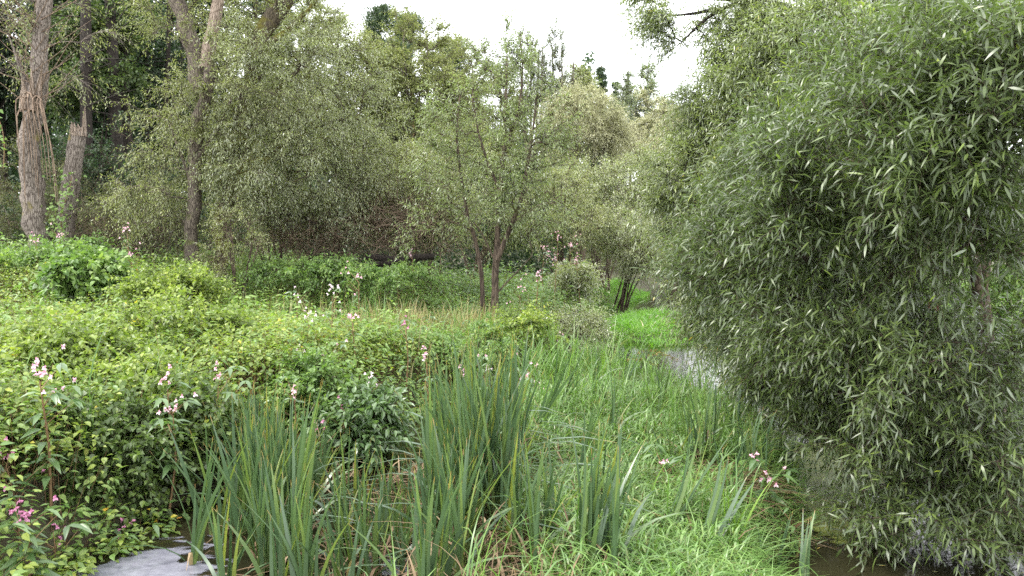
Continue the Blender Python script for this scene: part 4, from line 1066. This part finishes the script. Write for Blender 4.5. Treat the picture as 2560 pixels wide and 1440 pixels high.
rc = np.random.default_rng(500)
G1, G2, G3, G4 = "cattails of the left stand", "cattails of the low middle gap", "cattails of the tall centre stand", "cattails at the bottom edge"
for i in range(52):
    y = 5.35 + 1.9 * rc.random()
    x = -2.25 + .85 * rc.random() + (y - 5.4) * -.22
    top = PD(0, 840 + 190 * rc.random() ** 1.2, y)[2]
    cattail(x, y, max(top, .9), "tall green cattail in the crowded stand at the pool's right edge", G1, rc.normal() * .5)
for i in range(12):
    y = 5.1 + 1.2 * rc.random(); x = -1.35 + .6 * rc.random()
    cattail(x, y, .8 + .35 * rc.random(), "shorter cattail in the gap between the two tall stands", G2, rc.normal() * .6)
for i in range(58):
    y = 5.2 + 2.0 * rc.random(); x = -.38 + .22 * rc.normal() + .02 * (y - 5.3)
    top = PD(0, 830 + 240 * rc.random() ** 1.3, y)[2]
    cattail(x, y, max(top, .9), "tall blue-green cattail in the thick centre stand, brown litter at its foot", G3, rc.normal() * .5, .03 * rc.normal())
for i in range(18):
    y = 4.75 + .7 * rc.random(); x = -1.95 + 1.4 * rc.random()
    cattail(x, y, .75 + .45 * rc.random(), "cattail in the front row at the bottom edge, before the two tall stands", "cattails of the front row", rc.normal() * .6)
for i in range(28):
    y = 4.3 + .9 * rc.random(); x = -.55 + 1.25 * rc.random()
    top = PD(0, 1050 + 150 * rc.random(), y)[2]
    cattail(x, y, max(top - .1, .6), "cattail rising from the bottom edge in front of the grass tussock", G4, rc.normal() * .5, .06)
cattail(-2.36, 5.42, 1.15, "lone cattail standing in the pale pool, left of the crowded stand", None, .2, .05, 1)
for (x, y, h, lab, tl) in [
        (1.63, 6.5, 1.22, "fan-shaped cattail on the brown litter at the tussock's right, tallest of its clump", .02), (1.58, 6.53, 1.0, "cattail leaning left in the clump of the fan-shaped one", -.16), (1.70, 6.46, 1.08, "cattail leaning right in the clump of the fan-shaped one", .18), (1.66, 6.6, .9, "upright shorter cattail behind the fan-shaped one", .05),
        (2.03, 6.25, .75, "cattail in the small dark clump left of the lone pink balsam, its tallest", .05), (1.97, 6.3, .7, "cattail leaning left in the small dark clump by the lone pink balsam", -.15), (1.86, 6.4, .65, "thin cattail between the fan-shaped clump and the small dark clump", .08),
        (2.1, 6.15, .68, "short dark cattail left of the lone pink balsam", .1), (1.85, 7.0, .8, "short cattail behind the fan-shaped one, to its right", .1),
        (1.75, 8.9, 1.05, "dark cattail at the back of the tussock beside the bright water", .05), (2.3, 9.2, 1.05, "thin dark cattail against the near willow's left foliage", .12),
        (1.1, 10.2, .95, "thin cattail at the back of the tussock, left of the drooping seed heads", 0), (1.55, 10.6, .85, "small cattail under the drooping seed heads", 0),
        (.75, 9.0, .8, "short cattail behind the centre stand on the tussock", .0), (.45, 8.4, 1.15, "cattail leaning right over the tussock from the centre stand", .28),
        (.2, 7.6, 1.3, "tall cattail leaning out of the centre stand to the right", .24), (1.95, 4.95, .75, "blue-green cattail drooping to the right by the dark water", .35),
        (1.8, 5.1, .7, "bent cattail at the lower right corner of the tussock", .3), (1.0, 5.0, 1.0, "tall cattail slanting right across the tussock front", .32), (1.2, 4.75, .85, "cattail lying low to the right across the tussock front", .5),
        (2.5, 8.3, .8, "short cattail touching the willow's lowest leaves", .1), (.95, 7.4, 1.05, "single upright cattail in the middle of the tussock", .02), (1.35, 6.4, .75, "short cattail amid the bright tussock", .1),
        (.55, 6.3, 1.0, "cattail just right of the centre stand, over the tussock's left slope", .15), (1.5, 7.9, .9, "upright cattail in the middle back of the tussock", .04),
        (1.0, 8.6, .85, "slender cattail behind the middle of the tussock", -.05), (2.1, 6.9, .8, "cattail beside the straw mat, left of the pink balsam", .12), (2.55, 7.1, .75, "stubby cattail at the duckweed's edge", .2),
        (.6, 5.4, .95, "broad-leaved cattail at the tussock front, right of the brown litter", .08), (1.65, 5.7, .7, "low cattail below the straw mat", .15)]:
    cattail(x, y, h, lab, None, rc.normal() * .4, tl)
# leftover prototypes are always used above, so none stays at the origin
yr = cattail_proto(450, .75, 9, .16, 0, .017, bent=0, mat="iris")
yr.name = "reed_plant"; yr.location = on_ground(1.42, 4.9); yr["label"] = "young yellow-green reed at the lower edge of the tussock"; yr["category"] = "reed"
cp_ = copy_thing(yr, on_ground(1.33, 11.0), 1.0, (.7, .7, 1.0), "bright yellow-green reed in front of the far water"); 
cp_ = copy_thing(yr, (2.72, 5.8, -.05), .6, (.5, .5, 1.0), "yellowing reed leaning right over the dark water", (0, .3))

# brown litter between the cattails, straw mat on the tussock
rs = np.random.default_rng(600)
m = Mesh(); n = 800
x = -.75 + 1.5 * rs.random(n); y = 4.2 + 3.4 * rs.random(n)
x[:240] = -2.0 + 1.2 * rs.random(240)
P = np.stack([x, y, np.maximum(ground_z(x, y), 0) - .02], -1)
add_blades(m, P, rs.random(n) * 6.28, .06 + .34 * rs.random(n) ** 1.5, .1 + .5 * rs.random(n), .2 + .8 * rs.random(n), .012 + .014 * rs.random(n), 6, rs.random(n), rs)
tag(m.build("reed_litter", M["cattail_dry"]), kind="stuff")
m = Mesh(); n = 620
x = 1.74 + .26 * rs.normal(size=n); y = 6.0 + .22 * rs.normal(size=n)
P = np.stack([x, y, ground_z(x, y) + .02 + .10 * rs.random(n)], -1)
add_blades(m, P, rs.normal(size=n) * .7 + np.where(rs.random(n) < .5, 0, math.pi), .03 + .1 * rs.random(n), .15 + .4 * rs.random(n), .5 + .9 * rs.random(n), .007 + .009 * rs.random(n), 5, rs.random(n), rs)
tag(m.build("straw_mat", M["cattail_dry"]), kind="stuff")
# drooping seed heads of reed grass at the far edge of the tussock
for k, (px, py, d) in enumerate([(1650, 880, 10.9), (1675, 890, 10.8), (1625, 905, 10.9)]):
    tip = PD(px, py, d); b = on_ground(tip[0] - .7 - .1 * k, d)
    o = thing("reed_grass", ["reed grass with the highest drooping straw-coloured seed head, before the far water", "reed grass drooping to the right with a thin pale seed head", "short reed grass with low arching seed head, left of the others"][k], "reed grass", b)
    m = Mesh(); q, _ = resample(np.array([b, b * .45 + tip * .55 + [-.12, 0, .2], tip + [-.15, 0, .06], tip + [.08, 0, -.04]]), .06)
    add_tube(m, q, np.linspace(.003, .002, len(q)), 4); m.build("stem", M["grass"], o, b)
    m = Mesh(); nn = 60; ii = rs.integers(int(len(q) * .62), len(q), nn)
    add_leaves(m, q[ii], rs.normal(size=(nn, 3)) * .5 + [.5, 0, -.5], rs.normal(size=(nn, 3)) + [0, -1, 1], .06, .008, 'rhomb', rs.random(nn)); m.build("seed_head", M["straw"], o, b)

# floating weed, scum and painted sky sheen: thin sheets on the water that break up raggedly at their edges
def scum_mat(name, c0, c1, scale, rough, cover):
    m, n, l, out = new_mat(name)
    tc = n.new("ShaderNodeTexCoord")
    mp = n.new("ShaderNodeMapping"); mp.inputs["Scale"].default_value = (1.0, 2.0, 1); l.new(tc.outputs["Object"], mp.inputs["Vector"])
    nz = n.new("ShaderNodeTexNoise"); nz.inputs["Scale"].default_value = scale; nz.inputs["Detail"].default_value = 7; nz.inputs["Distortion"].default_value = .8
    l.new(mp.outputs[0], nz.inputs["Vector"])
    al = n.new("ShaderNodeAttribute"); al.attribute_name = "along"
    ad = n.new("ShaderNodeMath"); ad.operation = 'ADD'; l.new(al.outputs["Fac"], ad.inputs[0]); l.new(nz.outputs["Fac"], ad.inputs[1])
    mr = n.new("ShaderNodeMapRange"); mr.inputs["From Min"].default_value = 1 - cover - .03; mr.inputs["From Max"].default_value = 1 - cover + .05; l.new(ad.outputs[0], mr.inputs["Value"])
    n2 = n.new("ShaderNodeTexNoise"); n2.inputs["Scale"].default_value = 7; n2.inputs["Detail"].default_value = 6; n2.inputs["Roughness"].default_value = .7; l.new(mp.outputs[0], n2.inputs["Vector"])
    r = ramp(n, [(.35, c0), (.65, c1)]); l.new(n2.outputs["Fac"], r.inputs["Fac"])
    p = n.new("ShaderNodeBsdfPrincipled"); p.inputs["Roughness"].default_value = rough; l.new(r.outputs["Color"], p.inputs["Base Color"])
    tr = n.new("ShaderNodeBsdfTransparent"); mx = n.new("ShaderNodeMixShader")
    l.new(mr.outputs[0], mx.inputs[0]); l.new(tr.outputs[0], mx.inputs[1]); l.new(p.outputs[0], mx.inputs[2]); l.new(mx.outputs[0], out.inputs["Surface"])
    return m
def raft(name, poly, mat, z=.004, soft=.35):
    poly = np.array(poly, float)
    lo, hi = poly.min(0) - .3, poly.max(0) + .3
    xs, ys = np.arange(lo[0], hi[0], .05), np.arange(lo[1], hi[1], .05)
    V, Fq = grid_sheet(xs, ys, lambda x, y: x * 0 + z)
    sdv = poly_sd(V[:, 0], V[:, 1], poly)
    m = Mesh(); m.add(V, Fq[sdv[Fq].max(1) > -.25], .5, np.clip(sdv / soft, -1, 1) * .45)
    return tag(m.build(name, mat), kind="stuff")
raft("scum_and_sheen", [(-3.6, 4.3), (-3.1, 5.4), (-2.85, 5.75), (-2.5, 5.85), (-2.3, 5.6), (-2.05, 5.1), (-2.0, 4.3), (-2.6, 3.8)], scum_mat("pool_scum_sheen", (.12, .12, .145), (.20, .20, .235), 3.6, .12, .46), soft=.5)  # pale grey painted for sky reflected in the pool, with ragged scum edges
raft("scum_and_sheen", [(-1.0, 5.2), (-.95, 5.6), (-.8, 5.7), (-.65, 5.5), (-.6, 5.1), (-.8, 4.8)], scum_mat("broken_scum", (.10, .10, .12), (.2, .2, .22), 4.0, .25, .42), soft=.4)
raft("duckweed", [PZ(1960, 1110)[:2], PZ(2140, 1110)[:2], PZ(2210, 1180)[:2], PZ(2170, 1250)[:2], PZ(2110, 1350)[:2], PZ(1990, 1300)[:2], PZ(1950, 1200)[:2]], scum_mat("duckweed", (.06, .08, .015), (.15, .17, .032), 2.0, .6, .55), .006)

# ------------------------------------------------------------------ Himalayan balsam in flower
def flower_mesh(seed, mat):
    """hooded flower: a pouch, a hood and two drooping lobes"""
    rs = np.random.default_rng(seed)
    m = Mesh()
    s = .021
    add_tube(m, [[0, .022, .012], [0, .012, .006], [0, -.004, 0], [0, -.014, -.001]], [.003, .011, .014, .012], 8, .35)
    one = np.ones(3)
    add_leaves(m, np.array([[0, -.008, .008], [-.006, -.012, -.004], [.006, -.012, -.004], [0, -.012, .0]]), np.array([[0, -.5, 1.0], [-.7, -.5, -1.0], [.7, -.5, -1.0], [0, -.6, -1]]),
               np.array([[0, -1, -.4], [0, -1, .4], [0, -1, .4], [0, -1, .5]]), np.array([.024, .030, .030, .022]), np.array([.026, .024, .024, .018]), 'ovate', np.array([.2, .8, .9, .6]))
    return m.data("flower", M[mat], smooth=True)
FL = {k: flower_mesh(i, k) for i, k in enumerate(("petal", "petal_deep", "petal_white"))}

def balsam(label, top, h, nfl, seed, mat="petal", leafy=16, heads=None, leaf=.14):
    """stem with whorled leaves and a few flowers held above them; top is the flower head"""
    rs = np.random.default_rng(seed)
    top = np.asarray(top, float)
    b = top - [rs.normal() * .06, rs.normal() * .06, h]
    root = thing("balsam_plant", label, "flowering plant", b, "pink balsam plants")
    m = Mesh(); add_tube(m, [b, (b + top) / 2 + rs.normal(size=3) * .03, top - [0, 0, .08]], [.011, .009, .004], 6)
    nb = 5
    tb = .55 + .4 * rs.random(nb)
    P0 = b + (top - b) * tb[:, None]
    a = rs.random(nb) * 6.28
    Db = norm(np.stack([np.cos(a), np.sin(a), np.full(nb, 1.0)], -1)); Lb = .12 + .22 * rs.random(nb)
    add_twigs(m, P0, Db, Lb, np.full(nb, .1), np.full(nb, .005))
    m.build("stem", M["balsam_stem"], root, b)
    t = .3 + .68 * rs.random(leafy) ** .7
    ax = b + (top - [0, 0, .1] - b) * t[:, None]
    a = rs.random(leafy) * 6.28
    D = np.stack([np.cos(a), np.sin(a), np.full(leafy, .15) - .3 * rs.random(leafy)], -1)
    ml = Mesh(); ls = leaf * (.6 + .6 * rs.random(leafy)) * (1.15 - .5 * t)
    add_leaves(ml, ax + D * .02, D, np.array([0, 0, 1.0]) + rs.normal(size=(leafy, 3)) * .25, ls, ls * .30, 'ovate', rs.random(leafy), .35)
    ends = P0 + Db * Lb[:, None]
    ne = len(ends) * 3
    ee = np.repeat(ends, 3, 0); a = rs.random(ne) * 6.28
    add_leaves(ml, ee, np.stack([np.cos(a), np.sin(a), np.full(ne, -.1)], -1), np.array([0, 0, 1.0]) + rs.normal(size=(ne, 3)) * .25, leaf * .7, leaf * .22, 'ovate', rs.random(ne), .35)
    ml.build("foliage", M["balsam_leaf"], root, b)
    anchors = np.concatenate([[top, top], ends + [0, 0, .05]])
    for k in range(int(nfl * 1.6)):
        c = anchors[rs.integers(len(anchors)) if k > 5 else 0] + rs.normal(size=3) * [.035, .03, .04]
        o = bpy.data.objects.new("flower", FL[mat]); COL.objects.link(o); o.parent = root
        o.location = c - b
        o.rotation_euler = (rs.normal() * .3, rs.normal() * .2, rs.normal() * 1.0)
        q = .52 + .26 * rs.random(); o.scale = (q, q, q)
    return root

BAL = [  # label, px, py, distance, height, flowers, petals, leaves
    ("large pink balsam with broad leaves at the far left, over the bramble mound", 98, 925, 5.5, 1.15, 11, "petal", 34),
    ("pink balsam half cut off by the left edge, below the large one", 12, 1130, 5.3, .8, 6, "petal_deep", 14),
    ("bright pink balsam in the lower left corner, beside the pale pool", 62, 1285, 4.8, .6, 10, "petal_deep", 24),
    ("small balsam with few flowers at the lower left, right of the bright pink one", 140, 1330, 5.2, .45, 4, "petal_deep", 16),
    ("low balsam dangling magenta flowers over the pale pool", 310, 1320, 5.8, .45, 4, "petal_deep", 16),
    ("balsam with two magenta blooms on the bramble front near the pool", 265, 1330, 6.0, .4, 3, "petal_deep", 12),
    ("magenta balsam alone in the yellow-green brambles on the left", 130, 812, 9.0, .9, 4, "petal_deep", 12),
    ("pink balsam with grey-green leaves just behind the left cattail tips", 418, 950, 6.5, 1.05, 6, "petal", 30),
    ("balsam with dangling pale blooms low beside the left cattails", 432, 1015, 6.3, .9, 5, "petal", 26),
    ("pink balsam showing between the left cattail leaves", 545, 935, 7.0, 1.0, 4, "petal", 16),
    ("pale pink balsam low behind the left cattails' right side", 735, 975, 7.6, .8, 4, "petal", 14),
    ("balsam with white-pink blooms, tallest on the mid bank", 830, 725, 10.2, 1.3, 8, "petal_white", 18),
    ("balsam with a row of pale blooms below the tallest one", 775, 790, 9.6, 1.1, 7, "petal_white", 18),
    ("balsam with pink blooms right of the pale row", 880, 790, 9.8, 1.1, 6, "petal", 16),
    ("balsam with drooping pink blooms above the left cattails' right tips", 815, 885, 8.8, 1.0, 7, "petal", 18),
    ("balsam with a few blooms left of the drooping pink one", 750, 880, 9.0, .9, 3, "petal_white", 12),
    ("upright pink balsam near the dry grass, left of it", 897, 692, 11.5, 1.2, 7, "petal", 14),
    ("small pale balsam above the dry grass's left end", 745, 730, 12.0, 1.0, 3, "petal_white", 10),
    ("magenta balsam in the green herbs before the dry grass", 1015, 808, 10.0, .9, 4, "petal_deep", 12),
    ("pink balsam right of the slender willow's foot, taller of two", 1346, 685, 13.0, 1.3, 7, "petal", 16),
    ("pink balsam right of the slender willow's foot, lower of two", 1298, 722, 12.8, 1.15, 6, "petal", 16),
    ("pink balsam on the bank near the stream, beside the grey shrub", 1400, 845, 12.6, .8, 4, "petal", 10),
    ("balsam at the back of the centre cattails with pink blooms", 1065, 880, 8.6, 1.1, 5, "petal", 14),
    ("balsam with pale pink blooms within the centre cattails", 1160, 925, 8.4, 1.0, 7, "petal", 14),
    ("white-flowered balsam behind the gap between the cattail stands", 925, 950, 8.3, .9, 4, "petal_white", 16),
    ("balsam with white blooms right of the centre cattails", 1222, 925, 8.8, .9, 4, "petal_white", 12),
    ("pink balsam over the narrow dark channel, upper of two", 1330, 908, 10.2, .7, 5, "petal", 16),
    ("pink balsam over the narrow dark channel, lower of two", 1310, 942, 9.6, .6, 6, "petal", 18),
    ("low balsam beside the narrow dark channel at the tussock edge", 1345, 960, 9.4, .5, 4, "petal", 12),
    ("magenta balsam in the dark hollow between the cattail stands", 862, 1016, 7.8, .6, 3, "petal_deep", 16),
    ("small magenta balsam low behind the cattail gap", 795, 1070, 7.4, .5, 3, "petal_deep", 10),
    ("lone pink balsam with bright leaves at the tussock's right edge by the duckweed", 1918, 1188, 5.75, .42, 7, "petal", 24),
    ("pale-leaved balsam on the tussock left of the fan-shaped cattail", 1660, 1165, 6.0, .42, 2, "petal", 14),
    ("pink balsam under the near willow's left foliage", 1806, 905, 10.6, .8, 4, "petal", 10),
    ("tall pink balsam between the snapped stump and the leaning trunk", 318, 572, 14.0, 1.7, 8, "petal", 18),
    ("pink balsam just below the tall one right of the stump", 328, 632, 13.8, 1.2, 5, "petal", 14),
    ("pink balsam at the foot of the broken willow", 90, 597, 14.6, 1.4, 5, "petal", 12),
    ("pink balsam at the foot of the snapped stump", 150, 587, 15.0, 1.4, 5, "petal", 12),
    ("balsam in the pink patch on the far bank, topmost", 1395, 590, 17.5, 1.5, 9, "petal", 16),
    ("balsam in the pink patch on the far bank, at its left", 1360, 618, 16.8, 1.4, 8, "petal", 16),
    ("balsam in the pink patch on the far bank, at its right", 1425, 612, 17.0, 1.4, 9, "petal", 16),
    ("balsam in the pink patch on the far bank, lowest and nearest", 1390, 640, 16.2, 1.3, 8, "petal", 16),
    ("balsam at the right foot of the pink patch, near the lush grass", 1440, 650, 16.5, 1.2, 6, "petal", 16),
    ("single pink balsam by the fallen log", 1030, 632, 16.2, 1.1, 4, "petal", 10),
]
for i, (lab, px, py, d, h, nf, mat, lf) in enumerate(BAL):
    balsam(lab, PD(px, py, d), h, nf, 900 + i, mat, lf, leaf=.20 if d < 7.2 else .15)
# bright leafy balsam without flowers at the lower right of the tussock
balsam("leafy bright green balsam without flowers, by the dark water at lower right", PD(1978, 1290, 5.6), .35, 0, 980, leafy=18, leaf=.11)

# ------------------------------------------------------------------ fallen logs, floating leaves
for k, (pts, r, lab) in enumerate([([(915, 640), (980, 648), (1085, 640)], .075, "dark fallen log lying across the back of the clearing"),
                                   ([(930, 662), (990, 655), (1010, 652)], .06, "short dark log end under the long fallen log")]):
    q = np.array([PD(x, y, 16.9 - .3 * k) for x, y in pts]); q, _ = resample(q, .15)
    o = thing("fallen_log", lab, "log", q[0])
    m = Mesh(); add_tube(m, q, r, 10, .5, .25, rs); m.build("trunk", M["bark_dark"], o, q[0])
    m = Mesh(); n = 14; add_twigs(m, q[rs.integers(0, len(q), n)], norm(rs.normal(size=(n, 3)) + [0, -.5, .6]), .2 + .4 * rs.random(n), np.zeros(n), np.full(n, .012)); m.build("branch_stub", M["bark_dark"], o, q[0])
    if k == 0: pass
m = Mesh(); n = 150
x = 2.2 + 2.2 * rs.random(n); y = 4.8 + 3.8 * rs.random(n)
add_leaves(m, np.stack([x, y, np.full(n, .006)], -1), np.stack([rs.normal(size=n), rs.normal(size=n), np.zeros(n)], -1), np.tile([[0, 0, 1.0]], (n, 1)), .035 + .03 * rs.random(n), .011, 'rhomb', rs.random(n), .0)
tag(m.build("fallen_leaves", plain_mat("fallen_leaf", [(0, (.25, .17, .05)), (.6, (.40, .30, .07)), (1, (.22, .22, .10))])), kind="stuff")
